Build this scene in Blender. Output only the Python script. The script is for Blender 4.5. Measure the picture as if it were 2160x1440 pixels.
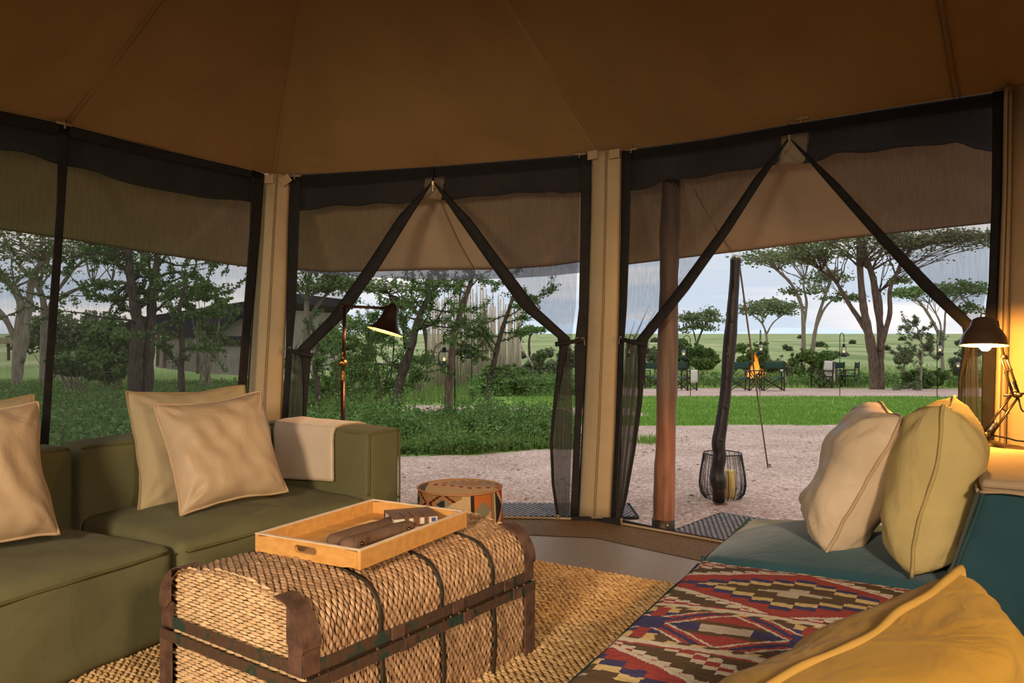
import bpy, bmesh, math, random
import numpy as np
from mathutils import Vector as V, Matrix, noise
random.seed(7); rng = np.random.default_rng(7)
for o in list(bpy.data.objects): bpy.data.objects.remove(o)
SC = bpy.context.scene
COL = SC.collection

# ---------------------------------------------------------------- camera, sky, lamps, exposure
F = 1680.0; CX = 1080.0; HY = 703.0; CH = 1.2
cam = bpy.data.cameras.new('camera'); cam.sensor_width = 36; cam.lens = 28; cam.shift_y = -17/2160
cam.clip_start = 0.02; cam.clip_end = 9000
camo = bpy.data.objects.new('camera', cam); COL.objects.link(camo)
camo.location = (0, 0, CH); camo.rotation_euler = (math.pi/2, 0, 0)
SC.camera = camo

SC.view_settings.view_transform = 'Standard'; SC.view_settings.look = 'None'
SC.view_settings.gamma = 1; SC.view_settings.use_curve_mapping = False
SC.view_settings.exposure = 0.72
try:
    SC.cycles.use_denoising = True
    SC.cycles.transparent_max_bounces = 24
    SC.cycles.max_bounces = 8; SC.cycles.diffuse_bounces = 4
    SC.cycles.sample_clamp_indirect = 4
except Exception: pass

world = bpy.data.worlds.new('sky'); SC.world = world; world.use_nodes = True
nt = world.node_tree; nt.nodes.clear()
def WN(t, **k):
    n = nt.nodes.new(t)
    for a, b in k.items(): setattr(n, a, b)
    return n
wo = WN('ShaderNodeOutputWorld'); bg = WN('ShaderNodeBackground')
tc = WN('ShaderNodeTexCoord'); sx = WN('ShaderNodeSeparateXYZ')
nt.links.new(tc.outputs['Generated'], sx.inputs[0])
rp = WN('ShaderNodeValToRGB')
e = rp.color_ramp.elements
e[0].position = 0.0; e[0].color = (0.60, 0.69, 0.80, 1)
e[1].position = 1.0; e[1].color = (1.55, 1.62, 1.75, 1)
for p, c in ((0.05, (0.56, 0.64, 0.75, 1)), (0.13, (0.66, 0.70, 0.76, 1)), (0.22, (0.79, 0.79, 0.82, 1)), (0.5, (1.25, 1.28, 1.36, 1))):
    q = rp.color_ramp.elements.new(p); q.color = c
nt.links.new(sx.outputs[2], rp.inputs[0])
mp = WN('ShaderNodeMapping'); mp.inputs['Scale'].default_value = (1.6, 1.6, 13.0)
nt.links.new(tc.outputs['Generated'], mp.inputs[0])
nz = WN('ShaderNodeTexNoise'); nz.inputs['Scale'].default_value = 1.7; nz.inputs['Detail'].default_value = 6
nt.links.new(mp.outputs[0], nz.inputs[0])
cr = WN('ShaderNodeValToRGB'); cr.color_ramp.elements[0].position = 0.46; cr.color_ramp.elements[1].position = 0.66
nt.links.new(nz.outputs[0], cr.inputs[0])
mx = WN('ShaderNodeMixRGB'); mx.inputs[2].default_value = (1.0, 0.92, 0.89, 1)
nt.links.new(cr.outputs[0], mx.inputs[0]); nt.links.new(rp.outputs[0], mx.inputs[1])
nt.links.new(mx.outputs[0], bg.inputs[0]); bg.inputs[1].default_value = 0.68
nt.links.new(bg.outputs[0], wo.inputs[0])

def lamp(name, kind, loc, power, color, size=0.1, target=None, angle=120, blend=0.6):
    l = bpy.data.lights.new(name, kind); l.energy = power; l.color = color
    if kind != 'SUN': l.shadow_soft_size = size
    if kind == 'SPOT': l.spot_size = math.radians(angle); l.spot_blend = blend
    o = bpy.data.objects.new(name, l); COL.objects.link(o); o.location = loc
    if target is not None:
        o.rotation_euler = (V(target) - V(loc)).to_track_quat('-Z', 'Y').to_euler()
    return o
# left and right shaded lamps of the lounge behind the photographer, throwing their light down and forward
WARM = (1.0, 0.62, 0.30)
lamp('lounge_lamp_left', 'SPOT', (-1.5, -0.9, 1.75), 420, (1.0, 0.79, 0.56), 0.25, (-0.9, 3.0, 0.15), 80, 1.0)
lamp('lounge_lamp_right', 'SPOT', (1.4, -0.8, 1.95), 285, (1.0, 0.77, 0.53), 0.25, (0.75, 2.5, 0.1), 84, 1.0)
lamp('ceiling_fill', 'POINT', (-0.2, -0.6, 2.1), 4.0, WARM, 0.2)  # added unseen fill light that lifts the dark ceiling

# ---------------------------------------------------------------- helpers
def P(px, py, d): return V(((px-CX)/F*d, d, CH-(py-HY)/F*d))
def Zp(px, py, z): return P(px, py, (CH-z)*F/(py-HY))
GY = [-50, 0, 6, 9, 13, 20, 27, 36, 48, 400, 6000]
GZ = [-.03, -.03, -.03, -.06, -.15, -.36, -.68, -1.0, -1.25, -1.25, -1.25]
def gz(y): return float(np.interp(y, GY, GZ))
def G(px, py):
    d = 2.0
    while d < 900:
        p = P(px, py, d)
        if p.z <= gz(d): return p
        d *= 1.004
    return P(px, py, 900)
def GD(px, d): return V(((px-CX)/F*d, d, gz(d)))

MATS = {}
def newmat(name):
    m = bpy.data.materials.new(name); m.use_nodes = True; t = m.node_tree; t.nodes.clear()
    out = t.nodes.new('ShaderNodeOutputMaterial'); b = t.nodes.new('ShaderNodeBsdfPrincipled')
    t.links.new(b.outputs[0], out.inputs[0])
    return m, t, b, out
def N(t, ty, **k):
    n = t.nodes.new(ty)
    for a, b in k.items():
        if a in n.inputs: n.inputs[a].default_value = b
        else: setattr(n, a, b)
    return n
def M(name, c1, c2=None, scale=6, rough=.8, bump=0, bscale=200, metal=0, spec=.3, detail=4, sheen=0, stretch=None, c3=None, island=False, lo=.35, hi=.65, crease=None):
    """mottled two or three colour procedural surface with fine relief"""
    if name in MATS: return MATS[name]
    m, t, b, out = newmat(name); MATS[name] = m
    b.inputs['Roughness'].default_value = rough; b.inputs['Metallic'].default_value = metal
    b.inputs['Specular IOR Level'].default_value = spec
    if sheen: b.inputs['Sheen Weight'].default_value = sheen
    if c2 is None: c2 = tuple(x*.85 for x in c1)
    co = N(t, 'ShaderNodeTexCoord'); src = co.outputs['Object']
    if stretch:
        mpn = N(t, 'ShaderNodeMapping'); mpn.inputs['Scale'].default_value = stretch
        t.links.new(src, mpn.inputs[0]); src = mpn.outputs[0]
    r = N(t, 'ShaderNodeValToRGB')
    r.color_ramp.elements[0].color = (*c1, 1); r.color_ramp.elements[1].color = (*c2, 1)
    r.color_ramp.elements[0].position = lo; r.color_ramp.elements[1].position = hi
    if c3:
        q = r.color_ramp.elements.new(.5); q.color = (*c3, 1)
    if island:
        g = N(t, 'ShaderNodeNewGeometry'); t.links.new(g.outputs['Random Per Island'], r.inputs[0])
        r.color_ramp.elements[0].position = 0; r.color_ramp.elements[-1].position = 1
    else:
        n = N(t, 'ShaderNodeTexNoise', Scale=scale, Detail=detail); t.links.new(src, n.inputs[0])
        t.links.new(n.outputs[0], r.inputs[0])
    t.links.new(r.outputs[0], b.inputs['Base Color'])
    if bump:
        n2 = N(t, 'ShaderNodeTexNoise', Scale=bscale, Detail=3); t.links.new(src, n2.inputs[0])
        bp = N(t, 'ShaderNodeBump', Strength=bump, Distance=.01); t.links.new(n2.outputs[0], bp.inputs['Height'])
        t.links.new(bp.outputs[0], b.inputs['Normal'])
        if crease:
            n4 = N(t, 'ShaderNodeTexNoise', Scale=crease[0], Detail=3, Distortion=1.2); t.links.new(src, n4.inputs[0])
            b4 = N(t, 'ShaderNodeBump', Strength=crease[1], Distance=.03); t.links.new(n4.outputs[0], b4.inputs['Height']); t.links.new(b4.outputs[0], bp.inputs['Normal'])
    return m
def leafmat(name, c1, c2, tl=.3):
    if name in MATS: return MATS[name]
    m, t, b, out = newmat(name); MATS[name] = m
    g = N(t, 'ShaderNodeNewGeometry'); r = N(t, 'ShaderNodeValToRGB')
    r.color_ramp.elements[0].color = (*c1, 1); r.color_ramp.elements[1].color = (*c2, 1)
    t.links.new(g.outputs['Random Per Island'], r.inputs[0]); t.links.new(r.outputs[0], b.inputs['Base Color'])
    b.inputs['Roughness'].default_value = .7; b.inputs['Specular IOR Level'].default_value = .2
    tr = N(t, 'ShaderNodeBsdfTranslucent'); t.links.new(r.outputs[0], tr.inputs[0])
    mxs = N(t, 'ShaderNodeMixShader'); mxs.inputs[0].default_value = tl
    t.links.new(b.outputs[0], mxs.inputs[1]); t.links.new(tr.outputs[0], mxs.inputs[2])
    t.links.new(mxs.outputs[0], out.inputs[0])
    return m
def netmat(name, see, col):
    """woven netting: fine threads with open holes between"""
    m, t, b, out = newmat(name); MATS[name] = m
    b.inputs['Base Color'].default_value = (*col, 1); b.inputs['Roughness'].default_value = .8
    b.inputs['Specular IOR Level'].default_value = .1
    tl = N(t, 'ShaderNodeBsdfTranslucent'); tl.inputs[0].default_value = (col[0]*2.2, col[1]*2.2, col[2]*2.2, 1)
    ms = N(t, 'ShaderNodeMixShader'); ms.inputs[0].default_value = .5
    t.links.new(b.outputs[0], ms.inputs[1]); t.links.new(tl.outputs[0], ms.inputs[2])
    tr = N(t, 'ShaderNodeBsdfTransparent'); mf = N(t, 'ShaderNodeMixShader')
    co = N(t, 'ShaderNodeTexCoord')
    mpn = N(t, 'ShaderNodeMapping'); mpn.inputs['Scale'].default_value = (130, 130, 9)
    t.links.new(co.outputs['Object'], mpn.inputs[0])
    n = N(t, 'ShaderNodeTexNoise', Scale=1.0, Detail=2); t.links.new(mpn.outputs[0], n.inputs[0])
    mr = N(t, 'ShaderNodeMapRange'); mr.inputs[1].default_value = .3; mr.inputs[2].default_value = .7
    mr.inputs[3].default_value = max(0, see-.07); mr.inputs[4].default_value = see+.07
    t.links.new(n.outputs[0], mr.inputs[0]); t.links.new(mr.outputs[0], mf.inputs[0])
    t.links.new(ms.outputs[0], mf.inputs[1]); t.links.new(tr.outputs[0], mf.inputs[2])
    t.links.new(mf.outputs[0], out.inputs[0])
    return m
def emis(name, col, s):
    m = bpy.data.materials.new(name); m.use_nodes = True; t = m.node_tree; t.nodes.clear()
    out = t.nodes.new('ShaderNodeOutputMaterial'); b = t.nodes.new('ShaderNodeEmission')
    b.inputs[0].default_value = (*col, 1); b.inputs[1].default_value = s
    t.links.new(b.outputs[0], out.inputs[0]); MATS[name] = m; return m
def vcmat(name, rough=.95, bump=.35, bscale=350):
    m, t, b, out = newmat(name); MATS[name] = m
    a = N(t, 'ShaderNodeVertexColor'); a.layer_name = 'dye'
    n = N(t, 'ShaderNodeTexNoise', Scale=bscale, Detail=2); co = N(t, 'ShaderNodeTexCoord')
    t.links.new(co.outputs['Object'], n.inputs[0])
    mxc = N(t, 'ShaderNodeMixRGB', blend_type='MULTIPLY'); mxc.inputs[0].default_value = .55
    r = N(t, 'ShaderNodeValToRGB'); r.color_ramp.elements[0].color = (.35, .33, .3, 1); r.color_ramp.elements[0].position = .3; r.color_ramp.elements[1].position = .6
    t.links.new(n.outputs[0], r.inputs[0]); t.links.new(a.outputs[0], mxc.inputs[1]); t.links.new(r.outputs[0], mxc.inputs[2])
    t.links.new(mxc.outputs[0], b.inputs['Base Color']); b.inputs['Roughness'].default_value = rough
    b.inputs['Specular IOR Level'].default_value = .1
    bp = N(t, 'ShaderNodeBump', Strength=bump, Distance=.004); t.links.new(n.outputs[0], bp.inputs['Height'])
    t.links.new(bp.outputs[0], b.inputs['Normal']); return m

ORG = {}
def tag(o, label=None, cat=None, group=None, kind=None):
    if label: o['label'] = label
    if cat: o['category'] = cat
    if group: o['group'] = group
    if kind: o['kind'] = kind
    return o
def root(name, loc, label=None, cat=None, group=None, kind=None):
    o = bpy.data.objects.new(name, None); COL.objects.link(o); o.location = loc
    o.empty_display_size = .1; ORG[o] = V(loc)
    return tag(o, label, cat, group, kind)
def link(name, me, mat, parent=None, org=None):
    o = bpy.data.objects.new(name, me); COL.objects.link(o)
    if mat is not None: me.materials.append(mat)
    if parent is not None:
        o.parent = parent; ORG[o] = ORG[parent]
    else:
        ORG[o] = V(org) if org is not None else V((0, 0, 0)); o.location = ORG[o]
    return o
def npmesh(name, v, f):
    me = bpy.data.meshes.new(name); f = np.asarray(f); n, k = f.shape
    me.vertices.add(len(v)); me.vertices.foreach_set('co', np.asarray(v, np.float32).ravel())
    me.loops.add(n*k); me.loops.foreach_set('vertex_index', f.astype(np.int32).ravel())
    me.polygons.add(n); me.polygons.foreach_set('loop_start', np.arange(0, n*k, k, dtype=np.int32))
    me.update(calc_edges=True); return me
def npobj(name, v, f, mat, parent=None, org=None):
    off = ORG[parent] if parent is not None else (V(org) if org is not None else V((0, 0, 0)))
    return link(name, npmesh(name, np.asarray(v) - np.array(off), f), mat, parent, org)
def copy_tree(o, parent=None):
    c = o.copy(); COL.objects.link(c); c.parent = parent
    ORG[c] = ORG[o]
    for ch in list(o.children): copy_tree(ch, c)
    return c

class MB:
    def __init__(s): s.v = []; s.f = []; s.col = None
    def add(s, vs, fs):
        o = len(s.v); s.v += [tuple(p) for p in vs]; s.f += [tuple(i+o for i in q) for q in fs]; return s
    def box(s, c, size, R=None):
        c = V(c); h = V(size)*.5; vs = []
        for z in (-1, 1):
            for y in (-1, 1):
                for x in (-1, 1):
                    q = V((x*h.x, y*h.y, z*h.z)); vs.append(c + (R @ q if R else q))
        return s.add(vs, [(0, 2, 3, 1), (4, 5, 7, 6), (0, 1, 5, 4), (2, 6, 7, 3), (0, 4, 6, 2), (1, 3, 7, 5)])
    def beam(s, a, b, w, h, up=(0, 0, 1)):
        a = V(a); b = V(b); x = (b-a).normalized(); y = V(up).cross(x)
        if y.length < 1e-4: y = V((1, 0, 0)).cross(x)
        y.normalize(); z = x.cross(y); R = Matrix((x, y, z)).transposed()
        return s.box((a+b)/2, ((b-a).length, w, h), R)
    def tube(s, pts, r, n=8, cap=True, closed=False):
        pts = [V(p) for p in pts]; k = len(pts)
        rs = r if isinstance(r, (list, tuple)) else [r]*k
        t = (pts[1]-pts[0]).normalized(); u = t.orthogonal().normalized(); vs = []
        for i, p in enumerate(pts):
            if closed: d = pts[(i+1) % k] - pts[i-1]
            else: d = pts[min(i+1, k-1)] - pts[max(i-1, 0)]
            if d.length > 1e-9: t = d.normalized()
            u = u - t*u.dot(t)
            u = u.normalized() if u.length > 1e-6 else t.orthogonal().normalized()
            w = t.cross(u)
            for j in range(n):
                a = 2*math.pi*j/n; vs.append(p + (u*math.cos(a) + w*math.sin(a))*rs[i])
        fs = []
        for i in range(k if closed else k-1):
            i2 = (i+1) % k
            for j in range(n): fs.append((i*n+j, i*n+(j+1) % n, i2*n+(j+1) % n, i2*n+j))
        if cap and not closed:
            fs.append(tuple(range(n))[::-1]); fs.append(tuple((k-1)*n+j for j in range(n)))
        return s.add(vs, fs)
    def lathe(s, prof, c=(0, 0, 0), n=24, R=None, cap=False):
        c = V(c); vs = []
        for (r, z) in prof:
            for j in range(n):
                a = 2*math.pi*j/n; q = V((r*math.cos(a), r*math.sin(a), z)); vs.append(c + (R @ q if R else q))
        fs = [(i*n+j, i*n+(j+1) % n, (i+1)*n+(j+1) % n, (i+1)*n+j) for i in range(len(prof)-1) for j in range(n)]
        if cap: fs.append(tuple(range(n))[::-1]); fs.append(tuple((len(prof)-1)*n+j for j in range(n)))
        return s.add(vs, fs)
    def grid(s, fn, nu, nv):
        vs = [fn(i/nu, j/nv) for j in range(nv+1) for i in range(nu+1)]
        fs = [(j*(nu+1)+i, j*(nu+1)+i+1, (j+1)*(nu+1)+i+1, (j+1)*(nu+1)+i) for j in range(nv) for i in range(nu)]
        return s.add(vs, fs)
    def sphere(s, c, r, n=10, sc=(1, 1, 1)):
        c = V(c); pr = []
        m = n//2+1; vs = []
        for i in range(m+1):
            a = math.pi*i/m
            for j in range(n):
                b = 2*math.pi*j/n; vs.append(c + V((r*sc[0]*math.sin(a)*math.cos(b), r*sc[1]*math.sin(a)*math.sin(b), r*sc[2]*math.cos(a))))
        return s.add(vs, [(i*n+j, (i+1)*n+j, (i+1)*n+(j+1) % n, i*n+(j+1) % n) for i in range(m) for j in range(n)])
    def build(s, name, mat, parent=None, org=None, smooth=False, bevel=0, solid=0, merge=False, sub=0, kind=None, label=None):
        off = ORG[parent] if parent is not None else (V(org) if org is not None else V((0, 0, 0)))
        me = bpy.data.meshes.new(name)
        me.from_pydata([tuple(V(p)-off) for p in s.v], [], s.f); me.update()
        if merge:
            bm = bmesh.new(); bm.from_mesh(me); bmesh.ops.remove_doubles(bm, verts=bm.verts, dist=1e-5)
            bmesh.ops.recalc_face_normals(bm, faces=bm.faces); bm.to_mesh(me); bm.free()
        if smooth: me.polygons.foreach_set('use_smooth', [True]*len(me.polygons))
        o = link(name, me, mat, parent, org)
        if bevel:
            b = o.modifiers.new('edge', 'BEVEL'); b.width = bevel; b.segments = 2; b.limit_method = 'ANGLE'
        if solid:
            b = o.modifiers.new('thick', 'SOLIDIFY'); b.thickness = solid; b.offset = 0
        if sub:
            b = o.modifiers.new('sub', 'SUBSURF'); b.levels = sub; b.render_levels = sub
        return tag(o, label, None, None, kind)

def lerp(a, b, t): return a + (b-a)*t
def pl(pts, t):
    """point at t in 0..1 along a list of tuples (uniform per segment)"""
    k = len(pts)-1; x = min(max(t, 0), 1)*k; i = min(int(x), k-1); f = x-i
    return tuple(lerp(a, b, f) for a, b in zip(pts[i], pts[i+1]))
def smooth_pts(pts, k=4):
    """Catmull-Rom through points"""
    pts = [V(p) for p in pts]; out = []
    for i in range(len(pts)-1):
        p0 = pts[max(i-1, 0)]; p1 = pts[i]; p2 = pts[i+1]; p3 = pts[min(i+2, len(pts)-1)]
        for j in range(k):
            t = j/k
            out.append(.5*((2*p1) + (p2-p0)*t + (2*p0-5*p1+4*p2-p3)*t*t + (3*p1-p0-3*p2+p3)*t**3))
    out.append(pts[-1]); return out
def nz3(p, s): return noise.noise(V(p)*s)

# ---------------------------------------------------------------- shared materials
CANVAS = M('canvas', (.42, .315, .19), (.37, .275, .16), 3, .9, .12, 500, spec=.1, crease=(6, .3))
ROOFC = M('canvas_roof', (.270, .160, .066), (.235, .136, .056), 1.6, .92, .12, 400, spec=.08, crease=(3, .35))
CANVAS_OUT = M('canvas_awning', (.40, .30, .20), (.35, .26, .17), 2.5, .9, .1, 400, spec=.1)
BLACKTAPE = M('black_tape', (.012, .011, .012), (.018, .016, .016), 20, .8, .1, 400, spec=.2)
NET = netmat('netting', .58, (.04, .037, .036))
NETG = netmat('netting_gathered', .25, (.085, .072, .058))
SEAM = M('canvas_seam', (.15, .095, .045), (.13, .08, .038), 8, .9)
OLIVE = M('olive_fabric', (.140, .132, .066), (.122, .115, .055), 5, .95, .25, 420, spec=.1, sheen=.03, crease=(5, .22))
OLIVE_P = M('olive_piping', (.12, .105, .04), None, 8, .95, .2, 400, spec=.1)
TEAL = M('teal_fabric', (.022, .066, .084), (.018, .056, .072), 5, .9, .25, 420, spec=.1, sheen=.26, crease=(5, .2))
TEAL_P = M('teal_piping', (.03, .07, .075), None, 8, .95, .2, 400, spec=.1)
CREAM = M('tan_satin', (.44, .315, .195), (.40, .285, .172), 5, .5, .12, 60, spec=.35, crease=(5, .28))
CREAM2 = M('cream_satin', (.52, .41, .285), (.48, .375, .255), 5, .45, .12, 60, spec=.4, crease=(5, .3))
CREAM_P = M('cream_piping', (.45, .32, .19), None, 8, .9)
KHAKI = M('khaki_fabric', (.40, .32, .19), (.37, .29, .17), 6, .95, .15, 450, spec=.1, crease=(7, .3))
KHAKI_P = M('khaki_piping', (.30, .22, .11), None, 8, .9)
STRAWY = M('straw_yellow_fabric', (.46, .37, .165), (.42, .335, .145), 6, .95, .2, 450, spec=.1, crease=(7, .3))
STRAWY_P = M('straw_yellow_piping', (.40, .30, .12), None, 8, .9)
MUST = M('mustard_fabric', (.37, .215, .038), (.31, .175, .03), 7, .95, .15, 300, spec=.1, sheen=.05, crease=(7, .5))
MUST_P = M('mustard_piping', (.38, .225, .05), None, 8, .9)
LINEN = M('tan_linen', (.36, .27, .18), (.33, .245, .16), 7, .95, .2, 450, spec=.1)
DARKMETAL = M('dark_metal', (.03, .026, .022), (.045, .03, .02), 10, .45, .1, 80, metal=.8, spec=.5)
BRASS = M('aged_brass', (.30, .17, .06), (.12, .06, .025), 14, .35, .1, 60, metal=1)
RUST = M('rusty_iron', (.165, .090, .062), (.085, .048, .036), 22, .6, .25, 60, metal=.35, c3=(.13, .07, .05))
PAINTED = M('worn_green_iron', (.085, .055, .038), (.032, .06, .044), 16, .55, .3, 60, metal=.3, c3=(.11, .06, .038), lo=.38, hi=.6)
CHROME = M('chrome', (.5, .5, .5), None, 5, .25, metal=1)
# ================================================================ the tent
C0, C1, C2, C3 = V((-3.33, 2.0, 0)), V((-1.593, 5.3, 0)), V((.55, 5.1, 0)), V((2.25, 3.65, 0))
A0 = V((-2.41, 3.745, 0))
D1, E1, E2 = V((3.1, 2.3, 0)), V((2.7, -2.2, 0)), V((-3.0, -2.2, 0))
def wallof(a, b):
    d = (b-a).normalized(); n = V((-d.y, d.x, 0))       # outward
    return (a, d, n)
WA, WB, WC = wallof(C0, C1), wallof(C1, C2), wallof(C2, C3)
for w in (WA, WB, WC):
    assert w[2].y > 0 or w[2].x < 0
def W(px, py, w, off=0.0):
    """the point of a wall plane (moved outward by off) on which the photograph shows px, py"""
    a, d, n = w; r = V(((px-CX)/F, 1, -(py-HY)/F))
    k = ((a + n*off).dot(n)) / r.dot(n)
    return V((0, 0, CH)) + r*k
EA = [(-420, 140), (-200, 186), (0, 232), (135, 260), (330, 311), (575, 368)]
EB = [(575, 368), (700, 364), (913, 351), (1100, 336), (1270, 322)]
EC = [(1270, 322), (1500, 291), (1665, 261), (1900, 223), (2128, 188)]
def eave(ex, w, n=24, off=0):
    return [W(*pl(ex, i/n), w, off) for i in range(n+1)]
eA, eB, eC = eave(EA, WA), eave(EB, WB), eave(EC, WC)
AP = V((-.72, 3.35, 3.72)); AR = AP + V((.76, -.65, 0))*2.3
ceiling = root('ceiling', (0, 2, 2.35), kind='structure', label='brown canvas tent ceiling rising to a ridge, with stitched seams')
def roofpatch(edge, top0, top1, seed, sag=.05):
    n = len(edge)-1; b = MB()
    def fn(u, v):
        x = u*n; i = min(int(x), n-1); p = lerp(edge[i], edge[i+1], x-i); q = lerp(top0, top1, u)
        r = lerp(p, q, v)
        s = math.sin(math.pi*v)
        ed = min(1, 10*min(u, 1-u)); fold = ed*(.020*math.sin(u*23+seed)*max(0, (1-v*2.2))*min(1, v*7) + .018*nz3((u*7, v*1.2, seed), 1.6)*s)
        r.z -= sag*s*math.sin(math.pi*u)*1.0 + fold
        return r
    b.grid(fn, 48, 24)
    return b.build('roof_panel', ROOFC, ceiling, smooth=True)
C0e, C1e, C2e, C3e = eA[0], eA[-1], eB[-1], eC[-1]
z0 = C3e.z
def lift(p, z): return V((p.x, p.y, z))
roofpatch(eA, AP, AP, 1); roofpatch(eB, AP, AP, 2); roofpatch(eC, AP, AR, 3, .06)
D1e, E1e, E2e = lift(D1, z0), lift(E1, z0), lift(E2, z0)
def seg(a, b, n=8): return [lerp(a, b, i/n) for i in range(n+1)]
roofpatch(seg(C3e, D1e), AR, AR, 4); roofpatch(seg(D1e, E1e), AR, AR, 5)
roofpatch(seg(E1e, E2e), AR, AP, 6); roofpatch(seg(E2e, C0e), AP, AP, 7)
def roofseam(p, q, sag=.055, w=.007):
    b = MB(); pts = []
    for i in range(17):
        r = lerp(p, q, i/16); r.z -= .004 + sag*0*math.sin(math.pi*i/16); pts.append(r)
    for s in (-1, 1):
        o = (q-p).cross(V((0, 0, 1))).normalized()*s*.014
        b.tube([x+o for x in pts], w*.5, 5)
    b.build('seam', SEAM, ceiling)
roofseam(C1e, AP); roofseam(C2e, AP)
def panelseam(edge, u, top0, top1, sag):
    n = len(edge)-1; x = u*n; i = int(x); p = lerp(edge[i], edge[i+1], x-i); q = lerp(top0, top1, u); b = MB()
    pts = []
    for k in range(21):
        v = k/20; s = math.sin(math.pi*v); r = lerp(p, q, v); r.z -= sag*s*math.sin(math.pi*u) + .006; pts.append(r)
    o = (q-p).cross(V((0, 0, 1))).normalized()*.012
    for s in (-1, 1): b.tube([y+o*s for y in pts], .0035, 5)
    b.build('seam', SEAM, ceiling)
panelseam(eA, .60, AP, AP, .05); panelseam(eC, .88, AP, AR, .06)

def wstrip(name, L, R, w, off, mat, parent, n=30, bow=0.0, solid=.004, kind=None, label=None):
    b = MB()
    def fn(u, v):
        l = W(*pl(L, v), w, off); r = W(*pl(R, v), w, off)
        return lerp(l, r, u) - w[2]*bow*math.sin(math.pi*u)
    b.grid(fn, 6, n)
    return b.build(name, mat, parent, smooth=True, solid=solid, kind=kind, label=label)

# ---- canvas covered posts (trim)
def post(k, L, R, w, off, label, toggles):
    t = root('trim_%d' % k, W(*L[-1], w, off), kind='structure', label=label)
    wstrip('canvas_sleeve', L, R, w, off, CANVAS, t, bow=.03, solid=.01)
    Lm = [tuple(lerp(a, c, .48) for a, c in zip(p, q)) for p, q in zip(L, R)]
    Lm2 = [tuple(lerp(a, c, .53) for a, c in zip(p, q)) for p, q in zip(L, R)]
    for ln in (Lm, Lm2):
        MB().tube([W(*pl(ln, i/30), w, off-.038) for i in range(31)], .0022, 4).build('seam', SEAM, t)
    for ln, s in ((L, 1), (R, -1)):
        pts = [W(*pl(ln, i/30), w, off-.008) for i in range(31)]
        MB().tube(pts, .005, 5).build('piping', BLACKTAPE if s == 1 else SEAM, t)
    for (x, y, a) in toggles:
        c = W(x, y, w, off-.05); R_ = Matrix.Rotation(a, 3, w[2])
        MB().box(c, (.075, .012, .055), Matrix((w[1], w[2], V((0, 0, 1)))).transposed() @ Matrix.Rotation(a, 3, 'Y')).build('canvas_tab', CANVAS, t, bevel=.004)
    return t
post(1, [(556, 366), (548, 480), (535, 640), (523, 820), (512, 1060)], [(612, 371), (607, 480), (603, 640), (596, 800), (588, 1060)], WB, -.01,
     'tan canvas sleeved tent post at the far left corner behind the olive sofa', ((566, 378, 0), (602, 380, -.6)))
post(2, [(1247, 322), (1246, 420), (1240, 640), (1229, 900), (1219, 1090)], [(1310, 318), (1309, 420), (1305, 640), (1297, 900), (1287, 1092)], WC, -.03,
     'tan canvas sleeved tent post in the middle between the two netted doors', ((1250, 327, 0), (1296, 324, 0)))
post(3, [(2119, 190), (2116, 400), (2104, 700), (2098, 900), (2094, 1200)], [(2136, 186), (2134, 400), (2126, 700), (2120, 900), (2116, 1200)], WC, -.03,
     'narrow tan canvas strip at the right hand corner behind the desk lamp', ())

# ---- window_1 : netted left side
ROLL_SHADE = M('roll_canvas_shaded', (.045, .034, .028), (.03, .023, .02), 4, .9, .1, 100, spec=.1)  # shade behind the netting is put into this dark roll colour
ROLL_LIT = M('roll_canvas_lit', (.26, .175, .095), (.23, .15, .08), 4, .9, .1, 200, spec=.1)  # lit copy of the same roll, for its middle seen between the leaves
def roll(top, bot, w, off, parent, seed, label=None, u0=0, u1=1, mat=None, nm='canvas_roll'):
    """canvas blind rolled up and tied outside the netting"""
    b = MB()
    def fn(u, v):
        u = lerp(u0, u1, u); X_ = lerp(top[0][0], top[-1][0], u); Xb = lerp(bot[0][0], bot[-1][0], u)
        p = W(X_, float(np.interp(X_, [t_[0] for t_ in top], [t_[1] for t_ in top])), w, off); q = W(Xb, float(np.interp(Xb, [t_[0] for t_ in bot], [t_[1] for t_ in bot])), w, off)
        wob = .012*nz3((u*9, 0, seed), 1.3) + .006*math.sin(u*40+seed)
        a = v*math.pi*1.15
        r = lerp(p, q, .5-.5*math.cos(min(a, math.pi)))
        r += w[2]*(.05*math.sin(a) - .0) + V((0, 0, wob*v))
        if v > .85: r += w[2]*(.06*(v-.85))
        return r
    b.grid(fn, max(8, int(60*(u1-u0))), 12)
    return b.build(nm, mat or ROLL_SHADE, parent, smooth=True, solid=.006, label=label)
window = root('window_1', (-2.3, 4.0, .3), kind='structure', label='black netting window along the left side with a black centre tape')
def netpanel(name, L, R, w, off, mat, parent, nu=24, nv=30, fold=0.0, nf=5, gather=None, seed=0, solid=0, label=None):
    b = MB()
    def fn(u, v):
        l = W(*pl(L, v), w, off); r = W(*pl(R, v), w, off); p = lerp(l, r, u)
        g = gather(v) if gather else 1
        d = fold*g*(math.sin(u*nf*2*math.pi + seed + 1.7*v) + .5*math.sin(u*nf*4.7*math.pi + 2*seed))
        return p + w[2]*d
    b.grid(fn, nu, nv)
    return b.build(name, mat, parent, smooth=True, solid=solid, label=label)
netpanel('net_panel', [(-400, 150), (-400, 1250)], [(135, 262), (96, 940)], WA, 0, NET, window, fold=.006, nf=2)
netpanel('net_panel', [(135, 262), (96, 940)], [(556, 366), (505, 1060)], WA, 0, NET, window, fold=.006, nf=2)
wstrip('centre_tape', [(123, 262), (120, 430), (106, 620), (97, 760), (84, 945)], [(147, 266), (137, 430), (124, 620), (113, 760), (102, 945)], WA, -.012, BLACKTAPE, window)
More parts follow.
